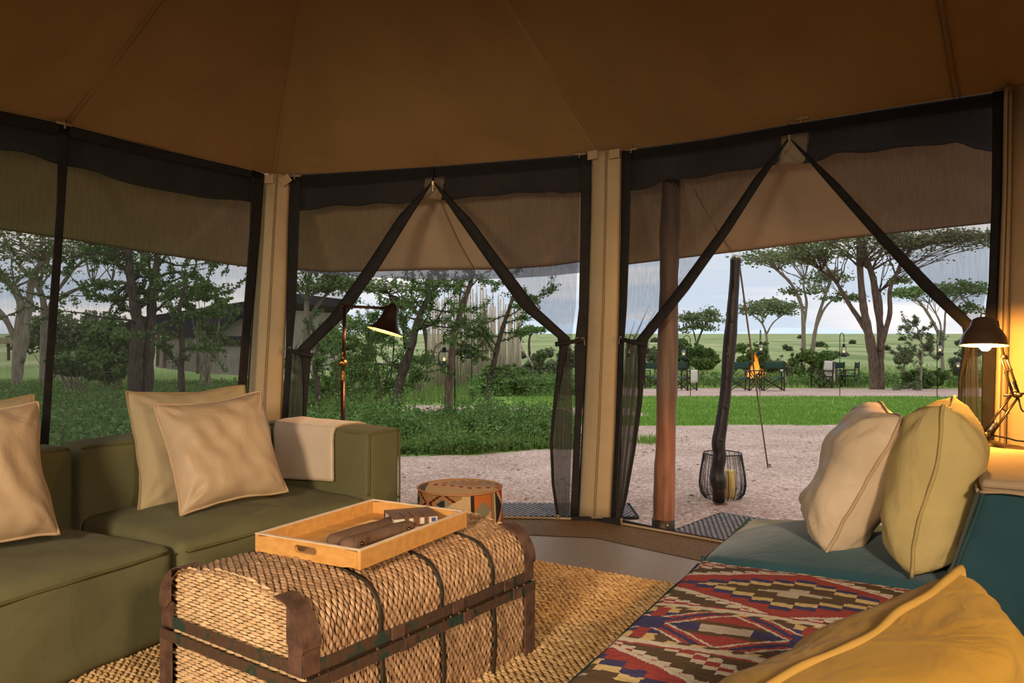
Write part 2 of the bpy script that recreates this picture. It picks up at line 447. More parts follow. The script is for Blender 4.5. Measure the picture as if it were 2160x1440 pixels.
wstrip('edge_tape', [(532, 358), (526, 500), (512, 680), (500, 840), (486, 1040)], [(557, 368), (548, 500), (530, 680), (518, 840), (506, 1060)], WA, -.012, BLACKTAPE, window)
wstrip('head_tape', [(-400, 145), (0, 234), (135, 262), (330, 313), (550, 364)], [(-400, 175), (0, 258), (135, 284), (330, 332), (550, 378)], WA, -.012, BLACKTAPE, window, n=40)
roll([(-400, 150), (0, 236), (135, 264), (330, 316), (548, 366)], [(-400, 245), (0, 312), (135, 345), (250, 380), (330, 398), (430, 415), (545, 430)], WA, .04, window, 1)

# ---- door_1, door_2 : netted doors tied back
ZIPM = M('zip_metal', (.45, .35, .2), None, 10, .35, metal=1)
def flap(parent, L, R, w, tape_on, seed, gv, tape_w, nf=5):
    """one door leaf of netting gathered to its tie, with the black tape along its free edge"""
    def g(v): return .25 + 1.6*math.exp(-((v-gv)/.12)**2) + (.9 if v > gv else 0)
    vt = gv
    k = len(L)-1
    # upper sheet and gathered lower tail as one cloth
    netpanel('net_leaf', L, R, w, -.012, NET, parent, 30, 60, .011, nf, g, seed)
    lo = int(gv*k)
    Lt, Rt = L[lo:], R[lo:]
    netpanel('net_fold', [tuple(lerp(a, c, .12) for a, c in zip(p, q)) for p, q in zip(Lt, Rt)],
             [tuple(lerp(a, c, .88) for a, c in zip(p, q)) for p, q in zip(Lt, Rt)], w, -.03, NETG, parent, 24, 30, .018, 3, None, seed+2)
    E = R if tape_on == 'R' else L; O = L if tape_on == 'R' else R
    E2 = []
    for i, (p, q) in enumerate(zip(E, O)):
        dx = tape_w[min(i, len(tape_w)-1)]
        E2.append((p[0] + dx*(1 if q[0] > p[0] else -1), p[1] - 0))
    b = MB()
    def fn(u, v):
        a = W(*pl(E, v), w, -.035); c = W(*pl(E2, v), w, -.035)
        return lerp(a, c, u) - w[2]*.012*math.sin(math.pi*u)
    b.grid(fn, 6, 60)
    b.build('edge_tape', BLACKTAPE, parent, smooth=True, solid=.004)

door1 = root('door_1', W(913, 1100, WB), kind='structure', label='netted doorway left of the middle post, both leaves tied back')
flap(door1, [(630, 371), (629, 395), (626, 470), (622, 560), (617, 660), (612, 735), (610, 752), (604, 850), (600, 950), (598, 1080)],
     [(913, 352), (913, 384), (868, 455), (800, 565), (730, 665), (655, 738), (656, 756), (648, 850), (640, 950), (640, 1080)], WB, 'R', 0, .56,
     [1, 2, 27, 31, 33, 30, 20, 8, 5, 5])
flap(door1, [(913, 352), (914, 384), (965, 460), (1035, 560), (1100, 650), (1176, 712), (1180, 735), (1168, 840), (1160, 930), (1164, 1020), (1174, 1088)],
     [(1224, 331), (1223, 395), (1221, 470), (1218, 560), (1214, 650), (1206, 712), (1206, 735), (1212, 840), (1212, 930), (1208, 1020), (1204, 1088)], WB, 'L', 1, .52,
     [1, 2, 27, 31, 34, 26, 18, 8, 5, 5, 5])
wstrip('edge_tape', [(610, 372), (608, 500), (604, 650), (603, 740), (596, 860), (586, 1060)], [(634, 372), (630, 500), (624, 650), (616, 740), (610, 860), (604, 1080)], WB, -.02, BLACKTAPE, door1)
wstrip('edge_tape', [(1226, 330), (1224, 500), (1221, 650), (1212, 725), (1213, 860), (1203, 1090)], [(1248, 326), (1245, 500), (1240, 650), (1233, 800), (1226, 900), (1219, 1090)], WB, -.02, BLACKTAPE, door1)
wstrip('head_tape', [(610, 371), (700, 365), (913, 352), (1100, 337), (1248, 324)], [(610, 398), (700, 390), (913, 374), (1100, 359), (1248, 346)], WB, .004, BLACKTAPE, door1)
for RU in ((0, 0.447), (0.443, 0.512, ROLL_LIT, 'canvas_valance'), (0.508, 1)):
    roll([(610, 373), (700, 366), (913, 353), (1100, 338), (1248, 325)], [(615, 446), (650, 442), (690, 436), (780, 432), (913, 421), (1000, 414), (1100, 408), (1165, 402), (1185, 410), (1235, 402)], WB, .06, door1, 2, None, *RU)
wstrip('sill_strip', [(520, 1062), (800, 1100), (1055, 1099), (1222, 1088)], [(520, 1080), (800, 1116), (1055, 1111), (1222, 1103)], WB, -.015, BLACKTAPE, door1, n=30, solid=.012)
def tie(parent, a, b, w):
    A_, B_ = W(*a, w, -.055), W(*b, w, -.05); m = lerp(A_, B_, .5) - w[2]*.02
    MB().tube(smooth_pts([A_, m, B_], 5), [.016]*3+[.014]*8, 7).build('tie_strap', BLACKTAPE, parent, smooth=True)
    k = MB()
    for s in (-1, 1):
        k.tube(smooth_pts([B_, B_ + w[1]*.02*s + V((0, 0, .02)), B_ + w[1]*.03*s + V((0, 0, -.03))], 4), .003, 5)
    k.build('tie_cord', M('tie_cord', (.25, .19, .12), None, 9, .9), parent, smooth=True)
def zipper(parent, px, py, w):
    c = W(px, py, w, -.05)
    MB().box(c, (.016, .01, .03)).box(c - V((0, 0, .035)), (.008, .004, .04)).build('zip_puller', ZIPM, parent, bevel=.003)
tie(door1, (660, 750), (606, 738), WB); tie(door1, (1172, 726), (1224, 718), WB)
zipper(door1, 913, 386, WB); zipper(door1, 1177, 1090, WB)

door2 = root('door_2', W(1665, 1120, WC), kind='structure', label='netted doorway right of the middle post, open to the gravel and fire')
flap(door2, [(1330, 320), (1329, 350), (1326, 440), (1323, 560), (1320, 650), (1318, 715), (1316, 735), (1306, 850), (1300, 950), (1298, 1050), (1297, 1098)],
     [(1665, 263), (1664, 294), (1612, 375), (1540, 488), (1452, 612), (1368, 716), (1364, 738), (1354, 850), (1340, 950), (1322, 1050), (1310, 1098)], WC, 'R', 2, .52,
     [1, 2, 20, 24, 27, 26, 18, 8, 5, 4, 3])
flap(door2, [(1665, 263), (1667, 294), (1745, 385), (1850, 505), (1940, 605), (2030, 690), (2036, 712), (2022, 800), (2022, 880), (2030, 980), (2036, 1100)],
     [(2096, 198), (2095, 280), (2092, 385), (2088, 505), (2084, 600), (2068, 690), (2066, 712), (2072, 800), (2076, 880), (2080, 980), (2080, 1100)], WC, 'L', 3, .52,
     [1, 2, 22, 28, 36, 34, 20, 8, 5, 4, 3])
wstrip('edge_tape', [(1311, 320), (1310, 500), (1306, 650), (1300, 800), (1294, 950), (1287, 1096)], [(1331, 318), (1328, 500), (1322, 650), (1316, 730), (1312, 900), (1304, 1096)], WC, -.02, BLACKTAPE, door2)
wstrip('edge_tape', [(2094, 194), (2092, 400), (2085, 600), (2072, 720), (2070, 860), (2068, 1180)], [(2120, 190), (2117, 400), (2110, 600), (2103, 720), (2098, 900), (2094, 1200)], WC, -.02, BLACKTAPE, door2)
wstrip('head_tape', [(1311, 318), (1500, 293), (1665, 263), (1900, 225), (2120, 192)], [(1311, 338), (1500, 314), (1665, 284), (1900, 250), (2120, 222)], WC, .004, BLACKTAPE, door2)
for RU in ((0, 0.412), (0.408, 0.482, ROLL_LIT, 'canvas_valance'), (0.478, 1)):
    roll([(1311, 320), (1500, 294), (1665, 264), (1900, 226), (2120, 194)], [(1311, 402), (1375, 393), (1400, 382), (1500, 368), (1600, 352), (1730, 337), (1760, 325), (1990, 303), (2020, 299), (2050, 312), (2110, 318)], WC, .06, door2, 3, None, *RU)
wstrip('sill_strip', [(1288, 1092), (1310, 1095), (1400, 1115), (1484, 1138), (1700, 1200), (2090, 1290)], [(1288, 1106), (1310, 1110), (1400, 1134), (1484, 1154), (1700, 1222), (2090, 1320)], WC, -.015, BLACKTAPE, door2, n=30, solid=.012)
tie(door2, (1362, 726), (1314, 716), WC); tie(door2, (2036, 704), (2082, 694), WC)
zipper(door2, 1665, 290, WC); zipper(door2, 1311, 1098, WC)
sillm = MB()
sillm.grid(lambda u, v: W(lerp(1205, 1310, u), lerp(1089, 1107, v)+(2 if u > .6 else 0), WC if u > .5 else WB, -.045), 10, 2)
sillm.build('sill_corner', BLACKTAPE, door2, solid=.01)

# toggles of rope along the eave
CORD = M('rope_toggle', (.30, .22, .13), None, 12, .9)
for (x, y, w) in ((135, 261, WA), (622, 371, WB), (1222, 325, WB), (1332, 315, WC), (1690, 249, WC)):
    c = W(x, y, w, -.03)
    MB().tube([c - w[1]*.04, c + w[1]*.04], .007, 6).tube([c + V((0, 0, .02)), c - V((0, 0, .025)) - w[2]*.01], .004, 5).build('rope_toggle', CORD, ceiling, smooth=True)

# ---- solid canvas walls round the rest of the lounge
def canvaswall(name, a, b, label, z1=None):
    w = MB(); n = (b-a).normalized().cross(V((0, 0, 1)))
    w.grid(lambda u, v: lerp(a, b, u) + V((0, 0, (z1 or z0)*v)) + n*.012*math.sin(u*31)*math.sin(math.pi*v), 30, 6)
    o = w.build(name, CANVAS, None, org=a, smooth=True, solid=.01)
    return tag(o, label, None, None, 'structure')
wr = canvaswall('wall_right', C3, D1, 'tan canvas side wall glowing yellow beside the desk lamp')
canvaswall('wall_right_rear', D1, E1, 'tan canvas wall on the right, beyond the frame')
canvaswall('wall_rear', E1, E2, 'tan canvas rear wall behind the viewpoint')
canvaswall('wall_left', E2, C0, 'tan canvas wall on the left, beyond the frame')

# ---- awning (fly sheet) outside
awn = root('roof_awning', W(1270, 322, WC, .1), kind='structure', label='tan canvas fly sheet sloping out over the doors, held up on poles')
def fly(ex, out, w, off, parent, seed):
    b = MB()
    def fn(u, v):
        p = W(*pl(ex, u), w, .03) + V((0, 0, .10)); q = W(*pl(out, u), w, off)
        r = lerp(p, q, v); s = math.sin(math.pi*v)
        r.z += .02*s*nz3((u*6, v*2, seed), 1.5) - .05*s + .012*math.sin(u*50)*0
        return r
    b.grid(fn, 60, 20)
    b.build('fly_panel', CANVAS_OUT, parent, smooth=True, solid=.004)
    MB().tube([W(*pl(out, i/40), w, off) for i in range(41)], .006, 5).build('hem', SEAM, parent)
fly([(-420, 140), (0, 232), (330, 311), (575, 368)], [(-420, 400), (-150, 455), (0, 482), (150, 504), (330, 534), (515, 561), (585, 566)], WA, .85, awn, 1)
fly(EB, [(560, 562), (620, 567), (700, 573), (780, 571), (900, 568), (1060, 567), (1160, 560), (1225, 551), (1290, 548)], WB, .85, awn, 2)
fly(EC, [(1240, 566), (1320, 557), (1420, 545), (1550, 530), (1800, 499), (2090, 469), (2400, 436)], WC, .85, awn, 3)
b = MB()
top = [(600, 567), (700, 573), (780, 571), (900, 568), (1060, 567), (1160, 560), (1225, 551)]; bot = [(600, 568), (700, 580), (780, 585), (900, 589), (1060, 588), (1160, 582), (1225, 575)]
b.grid(lambda u, v: W(*pl(top, u), WB, .86) * (1-v) + W(*pl(bot, u), WB, .88)*v, 40, 3)
SHN = netmat('shade_net', .22, (.06, .06, .07)); b.build('shade_net', SHN, awn, smooth=True)
for (a, c, w) in (((905, 360), (1000, 565), WB), ((1420, 300), (1545, 531), WC)):
    pts = []
    MB().tube([lerp(W(*a, w, .1), W(*c, w, .84), i/10) - V((0, 0, .005+.05*math.sin(math.pi*i/10))) for i in range(11)], .004, 4).build('seam', SEAM, awn)

# ---- floor
FLOORM = newmat('woven_floor_mat'); fm, ft, fb, fo = FLOORM; MATS['woven_floor_mat'] = fm
co = N(ft, 'ShaderNodeTexCoord'); mpn = N(ft, 'ShaderNodeMapping'); mpn.inputs['Rotation'].default_value = (0, 0, .7); ft.links.new(co.outputs['Object'], mpn.inputs[0])
ck = N(ft, 'ShaderNodeTexBrick', Scale=42); ck.inputs['Mortar Size'].default_value = .025; ck.inputs['Color1'].default_value = (.30, .25, .205, 1); ck.inputs['Color2'].default_value = (.23, .19, .155, 1); ck.inputs['Mortar'].default_value = (.05, .04, .03, 1)
ft.links.new(mpn.outputs[0], ck.inputs[0]); ft.links.new(ck.outputs[0], fb.inputs['Base Color'])
bp = N(ft, 'ShaderNodeBump', Strength=.5, Distance=.004); ft.links.new(ck.outputs[1], bp.inputs['Height']); bp.invert = True; ft.links.new(bp.outputs[0], fb.inputs['Normal'])
fb.inputs['Roughness'].default_value = .55
floor = MB(); ring = [C0, C1, C2, C3, D1, E1, E2]
c = V((0, 1.5, 0)); pts = [c] + [p + (p-c).normalized()*.0 for p in ring]
floor.add(pts, [(0, i+2 if i+2 < len(pts) else 1, i+1) for i in range(len(ring))])
fl = floor.build('floor', fm, None); tag(fl, 'woven grey brown floor matting of the tent', None, None, 'structure')
SK = M('floor_skirt_no_sheen', (.17, .105, .045), (.11, .065, .028), 60, .8, .9, 160, stretch=(1, 1, 3))  # same matting as the floor; its missing sky reflection is put into the browner colour
sk = MB()
def skf(u, v):
    if u < .5: p = lerp(C1, C2, .45+u*1.1)
    else: p = lerp(C2, C3, (u-.5)*2)
    inn = (V((.2, 2.5, 0))-p).normalized()
    return p + inn*(.02 + .42*v*(1-.35*abs(u-.5))) + V((0, 0, 0.004 + .008*(1-v)**1.5))
sk.grid(skf, 60, 8); o = sk.build('baseboard_front', SK, None, smooth=True); tag(o, 'brown woven floor skirt curving up to the door sills', None, None, 'structure')
lip = MB(); lip.tube([skf(i/60, 0) + V((0, -.02, .008)) for i in range(8, 60)], .008, 5); lip.build('piping', LINEN, o, smooth=True)
# ================================================================ furniture in the lounge
def softpts(h, r, n):
    a = [-h, -h+r*.35, -h+r*.75, -h+r*1.2]; m = [lerp(-h+r*1.2, h-r*1.2, i/n) for i in range(1, n)]
    return a + m + [-x for x in a[::-1]]
def softbox(b, O, ax, ay, size, r=.05, n=10, crown=0, seed=0, wr=.006, ws=3.0, bulge=.0):
    """upholstered block: O is the centre of its underside"""
    az = V((0, 0, 1)); ax = V(ax).normalized(); ay = V(ay).normalized(); O = V(O)
    h = V(size)*.5; gx, gy, gzz = softpts(h.x, r, n), softpts(h.y, r, n), softpts(h.z, r, max(4, n//2))
    def f(p):
        inn = V((max(-h.x+r, min(h.x-r, p.x)), max(-h.y+r, min(h.y-r, p.y)), max(-h.z+r, min(h.z-r, p.z))))
        d = p - inn; q = inn + d.normalized()*r if d.length > 1e-9 else p
        tx, ty = 1-(p.x/h.x)**2, 1-(p.y/h.y)**2; tz = 1-(p.z/h.z)**2
        if p.z > 0: q.z += crown*tx*ty
        q.x += bulge*ty*tz*(1 if p.x > 0 else -1)*abs(p.x/h.x)**4; q.y += bulge*tx*tz*(1 if p.y > 0 else -1)*abs(p.y/h.y)**4
        w = O + ax*q.x + ay*q.y + az*(q.z+h.z)
        dn = d.normalized() if d.length > 1e-9 else V((0, 0, 1))
        k = wr*(noise.noise(w*ws + V((seed, 0, 0))) + .5*noise.noise(w*ws*2.7 + V((0, seed, 0))))
        return w + (ax*dn.x + ay*dn.y + az*dn.z)*k
    for s in (-1, 1):
        for (ga, gb, mk) in ((gx, gy, lambda a, c: V((a, c, s*h.z))), (gx, gzz, lambda a, c: V((a, s*h.y, c))), (gy, gzz, lambda a, c: V((s*h.x, a, c)))):
            vs = [f(mk(a, c)) for c in gb for a in ga]; k = len(ga)
            b.add(vs, [(j*k+i, j*k+i+1, (j+1)*k+i+1, (j+1)*k+i) for j in range(len(gb)-1) for i in range(k-1)])
    return b
def wavy(pts, amp=.004, s=9, seed=0, k=8):
    out = []
    for i in range(len(pts)-1):
        for j in range(k): out.append(lerp(V(pts[i]), V(pts[i+1]), j/k))
    out.append(V(pts[-1]))
    return [p + V((noise.noise(p*s+V((seed, 0, 0))), noise.noise(p*s+V((0, seed, 0))), noise.noise(p*s+V((0, 0, seed)))))*amp for p in out]

# ---- olive sofa, two modules bent round the corner
FS = V((-1.30, 3.08, 0)); v2 = V((.58, .815, 0)).normalized(); w2 = V((-v2.y, v2.x, 0))
v1 = V((.455, .89, 0)).normalized(); w1 = V((-v1.y, v1.x, 0))
def module(name, org, ax, ay, L, D, label, arm=False, ext=0):
    """org: front corner farther from the viewer for the left module, nearer for the right; ax runs along the front, ay to the back"""
    t = root(name, org + ax*L/2 + ay*D/2, label, 'sofa')
    bt = .23; Ls = L - (.21 if arm else 0)
    sb_ = softbox(MB(), org + ax*Ls/2 + ay*(D-bt)/2 + V((0, 0, .012)), ax, ay, (Ls-.01, D-bt, .375), .045, 22, .045, 3, .014, 3.2, .0)
    st_ = sb_.build('seat', OLIVE, t, smooth=True, merge=True)
    k = softbox(MB(), org + ax*(L+ext)/2 + ay*(D-bt/2) + V((0, 0, .015)), ax, ay, (L+ext-.012, bt, .685), .04, 14, .012, 5, .010, 3)
    k.build('backrest', OLIVE, t, smooth=True, merge=True)
    z = .362
    p = MB(); p.tube(wavy([org + ax*.03 + ay*-.006 + V((0, 0, z-.012)), org + ax*(Ls-.035) + ay*-.006 + V((0, 0, z))], .004, 6, 1, 24), .006, 6)
    zb = .685; o1 = org + ay*(D-bt+.012)
    p.tube(wavy([o1 + ax*.02 + V((0, 0, zb)), o1 + ax*(L+ext-.03) + V((0, 0, zb))], .005, 6, 2, 24), .006, 6)
    o2 = org + ay*(D-.02)
    p.tube(wavy([o2 + ax*.02 + V((0, 0, zb)), o2 + ax*(L+ext-.03) + V((0, 0, zb))], .005, 6, 2, 24), .006, 6)
    p.build('piping', OLIVE_P, t, smooth=True)
    return t
mL = module('sofa_module', FS - v1*1.35, v1, w1, 1.345, 1.0, 'olive green sofa module at the left edge, low seat with a pair of tan cushions', False, .125)
mR = module('sofa_module', FS + v2*.012, v2, w2, 1.24, 1.0, 'olive green end module of the sofa with a square armrest under a cream throw', True)
ARM0 = FS + v2*1.03
a = softbox(MB(), ARM0 + v2*.11 + w2*.40 + V((0, 0, .015)), v2, w2, (.225, .80, .70), .03, 14, .008, 9, .006, 3, .006)
a.build('armrest', OLIVE, mR, smooth=True, merge=True)
p = MB()
for (q0, q1) in (((.005, .02, .70), (.005, .78, .70)), ((.22, .02, .70), (.22, .78, .70)), ((.005, .008, .70), (.22, .008, .70)), ((.005, .006, .70), (.005, .006, .40)), ((.22, .006, .70), (.22, .006, .05)), ((.0, .01, .40), (.22, .005, .36))):
    p.tube(wavy([ARM0 + v2*q0[0] + w2*q0[1] + V((0, 0, q0[2])), ARM0 + v2*q1[0] + w2*q1[1] + V((0, 0, q1[2]))], .004, 8, 3, 16), .006, 6)
p.build('piping', OLIVE_P, mR, smooth=True)

# ---- cushions
def cushion(name, TL, TR, BL, BR, thick, mat, pmat, label, seed=0, pinch=.085, wr=.010, ex=2.6, pw_=.55, cat='cushion', org=None, asym=0, group=None, pw=.0065, dent=.0):
    TL, TR, BL, BR = map(V, (TL, TR, BL, BR))
    n = ((TR-TL)+(BR-BL)).cross((BL-TL)+(BR-TR)).normalized()
    c = (TL+TR+BL+BR)/4
    if n.y > 0: n = -n
    t = root(name, org if org is not None else (BL+BR)/2, label, cat, group)
    def base(u, v):
        uu, vv = 2*u-1, 2*v-1
        pu = uu*(1-pinch*(1-vv*vv)); pv = vv*(1-pinch*(1-uu*uu))
        u2, v2_ = (pu+1)/2, (pv+1)/2
        p = lerp(lerp(BL, BR, u2), lerp(TL, TR, u2), v2_)
        return p + V((noise.noise(p*4.5+V((seed*7, 0, 0))), noise.noise(p*4.5+V((0, seed*7, 0))), noise.noise(p*4.5+V((0, 0, seed*7)))))*.018
    for s in (1, -1):
        b = MB()
        def fn(u, v):
            uu, vv = 2*u-1, 2*v-1
            q = max(0, (1-abs(uu)**ex)*(1-abs(vv)**ex))**pw_
            p = base(u, v)
            edge = (max(abs(uu), abs(vv)))
            fold = math.sin((uu*7+vv*3)*2+seed)*.003*q
            # creases radiating from the corners
            ca = math.atan2(1-abs(vv)+.02, 1-abs(uu)+.02); rr = math.hypot(1-abs(uu), 1-abs(vv))
            cre = .010*math.sin(ca*11+seed)*math.exp(-((rr-.28)/.22)**2)
            k = s*(thick*.5*q) + (wr*(noise.noise(p*6+V((seed, s*3, 0))) + .5*noise.noise(p*14+V((s*3, seed, 0)))) + fold + cre)*min(1, q*1.5)*s
            k += asym*q - dent*s*math.exp(-((uu-.3)**2+(vv-.9)**2)/.05)
            return p + n*k
        b.grid(fn, 44, 44)
        b.build('front_cover' if s == 1 else 'back_cover', mat, t, smooth=True)
    pts = []
    for i in range(160):
        a = i/160*4; k = int(a); f = a-k
        u, v = ((f, 0), (1, f), (1-f, 1), (0, 1-f))[k]
        p = base(u, v); pts.append(p + V((noise.noise(p*14+V((seed, 0, 0))), noise.noise(p*14+V((0, seed, 0))), noise.noise(p*14)))*.004)
    MB().tube(pts, pw, 6, closed=True).build('piping', pmat, t, smooth=True)
    return t
cushion('cushion', P(264, 824, 3.80), P(518, 814, 4.20), P(288, 1082, 3.58), P(560, 1044, 3.95), .17, KHAKI, KHAKI_P,
        'large khaki cushion standing against the sofa back behind the tan one', 1)
cushion('cushion', P(324, 852, 3.56), P(550, 826, 3.84), P(380, 1086, 3.36), P(606, 1036, 3.72), .20, CREAM, CREAM_P,
        'shiny tan cushion with piping leaning forward on the olive sofa, warm glint on it', 2, wr=.022)
cushion('cushion', P(-190, 850, 3.10), P(76, 834, 3.42), P(-200, 1150, 2.9), P(100, 1100, 3.24), .13, KHAKI, KHAKI_P,
        'khaki cushion mostly hidden behind the tan cushion at the left edge of the frame', 3)
cushion('cushion', P(-215, 882, 2.80), P(80, 848, 3.10), P(-200, 1180, 2.60), P(126, 1128, 2.96), .20, CREAM, CREAM_P,
        'tan cushion cut by the left edge of the frame, on the near olive module', 4, wr=.022)
# cream throw over the armrest
THROW = M('cream_throw', (.64, .52, .40), (.59, .475, .355), 8, .9, .25, 420, spec=.1, sheen=.2)
tb = MB(); prof = [(.235, .55), (.237, .66), (.225, .712), (.18, .727), (.06, .727), (-.002, .718), (-.017, .68), (-.02, .60), (-.022, .52), (-.024, .455)]
def thr(u, v):
    d, z = pl(prof, v); w = .26 + .47*u - .03*v
    z2 = z - (.035*u if v > .8 else 0)
    p = ARM0 + v2*d + w2*w + V((0, 0, z2))
    return p + v2*(-.006*math.sin(u*9+v*3)*max(0, v-.5)) + V((0, 0, .004*nz3(p, 7)))
tb.grid(thr, 24, 45)
o = tb.build('throw', THROW, None, org=ARM0 + w2*.4, smooth=True, solid=.012)
tag(o, 'cream throw folded over the olive armrest', 'throw')
MB().tube(wavy([thr(0, 1), thr(1, 1)], .002), .006, 5).tube(wavy([thr(0, i/20) for i in range(21)], .001, 9, 0, 2), .006, 5).build('hem', CREAM_P, o, smooth=True)

# ---- teal sofa module on the right, and the ottoman beside it
OS = V((.705, 2.96, 0)); ta = V((.876, -.482, 0)).normalized(); tbv = V((-ta.y, ta.x, 0))
t = root('sofa_module', OS + ta*.6 + tbv*.4, 'teal sofa module with a high backrest, cream and straw cushions on its seat', 'sofa')
softbox(MB(), OS + ta*.445 + tbv*.40 + V((0, 0, .012)), ta, tbv, (.885, .80, .355), .035, 16, .085, 4, .010, 2.2, .0).build('seat', TEAL, t, smooth=True, merge=True)
bk_ = softbox(MB(), OS + ta*1.045 + tbv*.42 + V((0, 0, .012)), ta, tbv, (.30, .86, .70), .035, 14, .01, 6, .008, 3)
bk_.v = [tuple(V(q) + ta*.30*max(V(q).z-.71, -.36)) for q in bk_.v]
bk_.build('backrest', TEAL, t, smooth=True, merge=True)
p = MB(); z = .35
p.tube(wavy([OS + ta*.02 + tbv*.004 + V((0, 0, z)), OS + ta*.87 + tbv*.004 + V((0, 0, z))], .004, 6, 4, 24), .006, 6)
p.tube(wavy([OS + ta*.003 + tbv*.02 + V((0, 0, z)), OS + ta*.003 + tbv*.78 + V((0, 0, z))], .004, 6, 5, 24), .006, 6)
p.tube(wavy([OS + ta*.003 + tbv*.003 + V((0, 0, z+.02)), OS + ta*.003 + tbv*.003 + V((0, 0, .03))], .004, 6, 5, 24), .007, 6)
p.tube(wavy([OS + ta*.905 - tbv*.006 + V((0, 0, .70)), OS + ta*.80 - tbv*.008 + V((0, 0, .36))], .006, 6, 5, 24), .006, 6)
p.build('piping', TEAL_P, t, smooth=True)
lt = softbox(MB(), OS + ta*1.045 + tbv*.42 + V((0, 0, .695)), ta, tbv, (.312, .875, .045), .02, 12, .012, 8, .008, 5)
lt.build('back_cover', LINEN, t, smooth=True, merge=True, label='tan linen top cover of the backrest')
lp = MB()
lp.tube(wavy([OS + ta*.892 - tbv*.02 + V((0, 0, .703)), OS + ta*1.2 - tbv*.02 + V((0, 0, .703))], .008, 12, 4, 20), .006, 6)
lp.tube(wavy([OS + ta*.887 - tbv*.015 + V((0, 0, .703)), OS + ta*.887 + tbv*.84 + V((0, 0, .703))], .008, 12, 4, 20), .006, 6)
lp.build('cover_piping', LINEN, t, smooth=True)

ot = root('ottoman', OS + ta*.44 - tbv*.66, 'teal ottoman block in the right foreground under the kilim', 'ottoman')
softbox(MB(), OS + ta*.445 - tbv*.66 + V((0, 0, .012)), ta, tbv, (.885, 1.24, .345), .03, 16, .02, 4, .006, 2.2).build('seat', TEAL, ot, smooth=True, merge=True)
MB().tube(wavy([OS + ta*.003 - tbv*.05 + V((0, 0, .352)), OS + ta*.003 - tbv*1.26 + V((0, 0, .352))], .004, 6, 5, 30), .007, 6).build('piping', TEAL_P, ot, smooth=True)

# kilim laid over the ottoman: woven colour by cell
NAVY, RED, TAN_, BRN, GRY, CRM = (.060, .056, .135), (.34, .065, .06), (.62, .46, .21), (.115, .075, .045), (.50, .42, .33), (.60, .53, .43)
def kilim(x, y):
    """x across 0..0.86, y down the length 0..1.25, metres"""
    sx_, sy_ = .064, .034
    if y < .035: return CRM if (int(x/.02 + y/.012) % 3) else BRN
    per = .84; yy = (y-.035) % per; row = int((y-.035)/per)
    if yy < .50:                                     # big stepped lozenge with a half one at each side
        xx = ((x + .08 + row*.45) % .90) - .45; dy = yy-.25
        k = int(abs(dy)/sy_ + .5); sk = .012*(1 if dy > 0 else -1)
        m = int((abs(xx + sk) + sx_*.5)/sx_) + k
        if abs(dy) > .240: return RED
        if m < 7: return (GRY, GRY, BRN, BRN, TAN_, NAVY, RED)[m]
        e_ = abs(xx)/sx_ + abs(dy)/sy_
        if e_ < 8.0: return RED if e_ < 7.4 else CRM
        h = int((abs(xx)*26)+50) + int(abs(dy)*44+50)
        return (BRN, BRN, CRM, RED, CRM, BRN)[h % 6]
    if yy < .525: return CRM
    if yy > .815: return CRM
    if yy < .54 or yy > .80: return BRN if int(x/.035 + yy*20) % 2 else TAN_
    xx = ((x + .16) % .42) - .21; dy = yy-.67                               # crosses with hooked arms
    d1 = abs(abs(xx)-abs(dy)*1.3)
    if d1 < .014: return NAVY
    if abs(xx) < .04 and abs(dy) < .05: return NAVY
    if d1 < .036: return RED
    if d1 < .050: return CRM
    if abs(xx) > abs(dy)*1.3:
        q = abs(xx)-.12
        if abs(dy) < .028: return (NAVY if q < .02 else GRY)
        if abs(dy) < .05: return BRN
        return RED
    q = abs(dy)
    if abs(xx) < .02: return RED
    return NAVY if q < .09 else (BRN if abs(xx) > .05 else TAN_)
kw, kl, nu, nv = .80, 1.22, 150, 240
O = OS + ta*.012 - tbv*.045
verts = []; 
for j in range(nv+1):
    for i in range(nu+1):
        x, y = kw*i/nu, kl*j/nv
        tx, ty = 1-(2*(x+.01)/.885-1)**2, 1-(2*y/1.24-1)**2
        p = O + ta*x - tbv*y
        z = .366 + .020*max(0, tx)*max(0, ty) + .003*noise.noise(p*9) + .0012*noise.noise(p*60)
        e = min(x, y*1.0, 9)
        if e < .02: z -= .018*(1-e/.02)**2
        p.z = z; verts.append(tuple(p - O))
me = bpy.data.meshes.new('kilim'); me.from_pydata(verts, [], [(j*(nu+1)+i, j*(nu+1)+i+1, (j+1)*(nu+1)+i+1, (j+1)*(nu+1)+i) for j in range(nv) for i in range(nu)]); me.update()
att = me.color_attributes.new('dye', 'FLOAT_COLOR', 'CORNER'); cols = []
for j in range(nv):
    for i in range(nu):
        x, y = kw*(i+.5)/nu, kl*(j+.5)/nv
        jx = .004*noise.noise((x*40, y*40, 3)); jy = .004*noise.noise((x*30, y*60, 9))
        cols += [(*kilim(x+jx, y+jy), 1)]*4
att.data.foreach_set('color', np.array(cols, np.float32).ravel())
VC = vcmat('kilim_wool'); kb = link('kilim', me, VC, None, O); b_ = kb.modifiers.new('thick', 'SOLIDIFY'); b_.thickness = .008; b_.offset = -1
tag(kb, 'flat woven kilim with stepped lozenges in navy, red, tan and brown over the ottoman', 'rug')

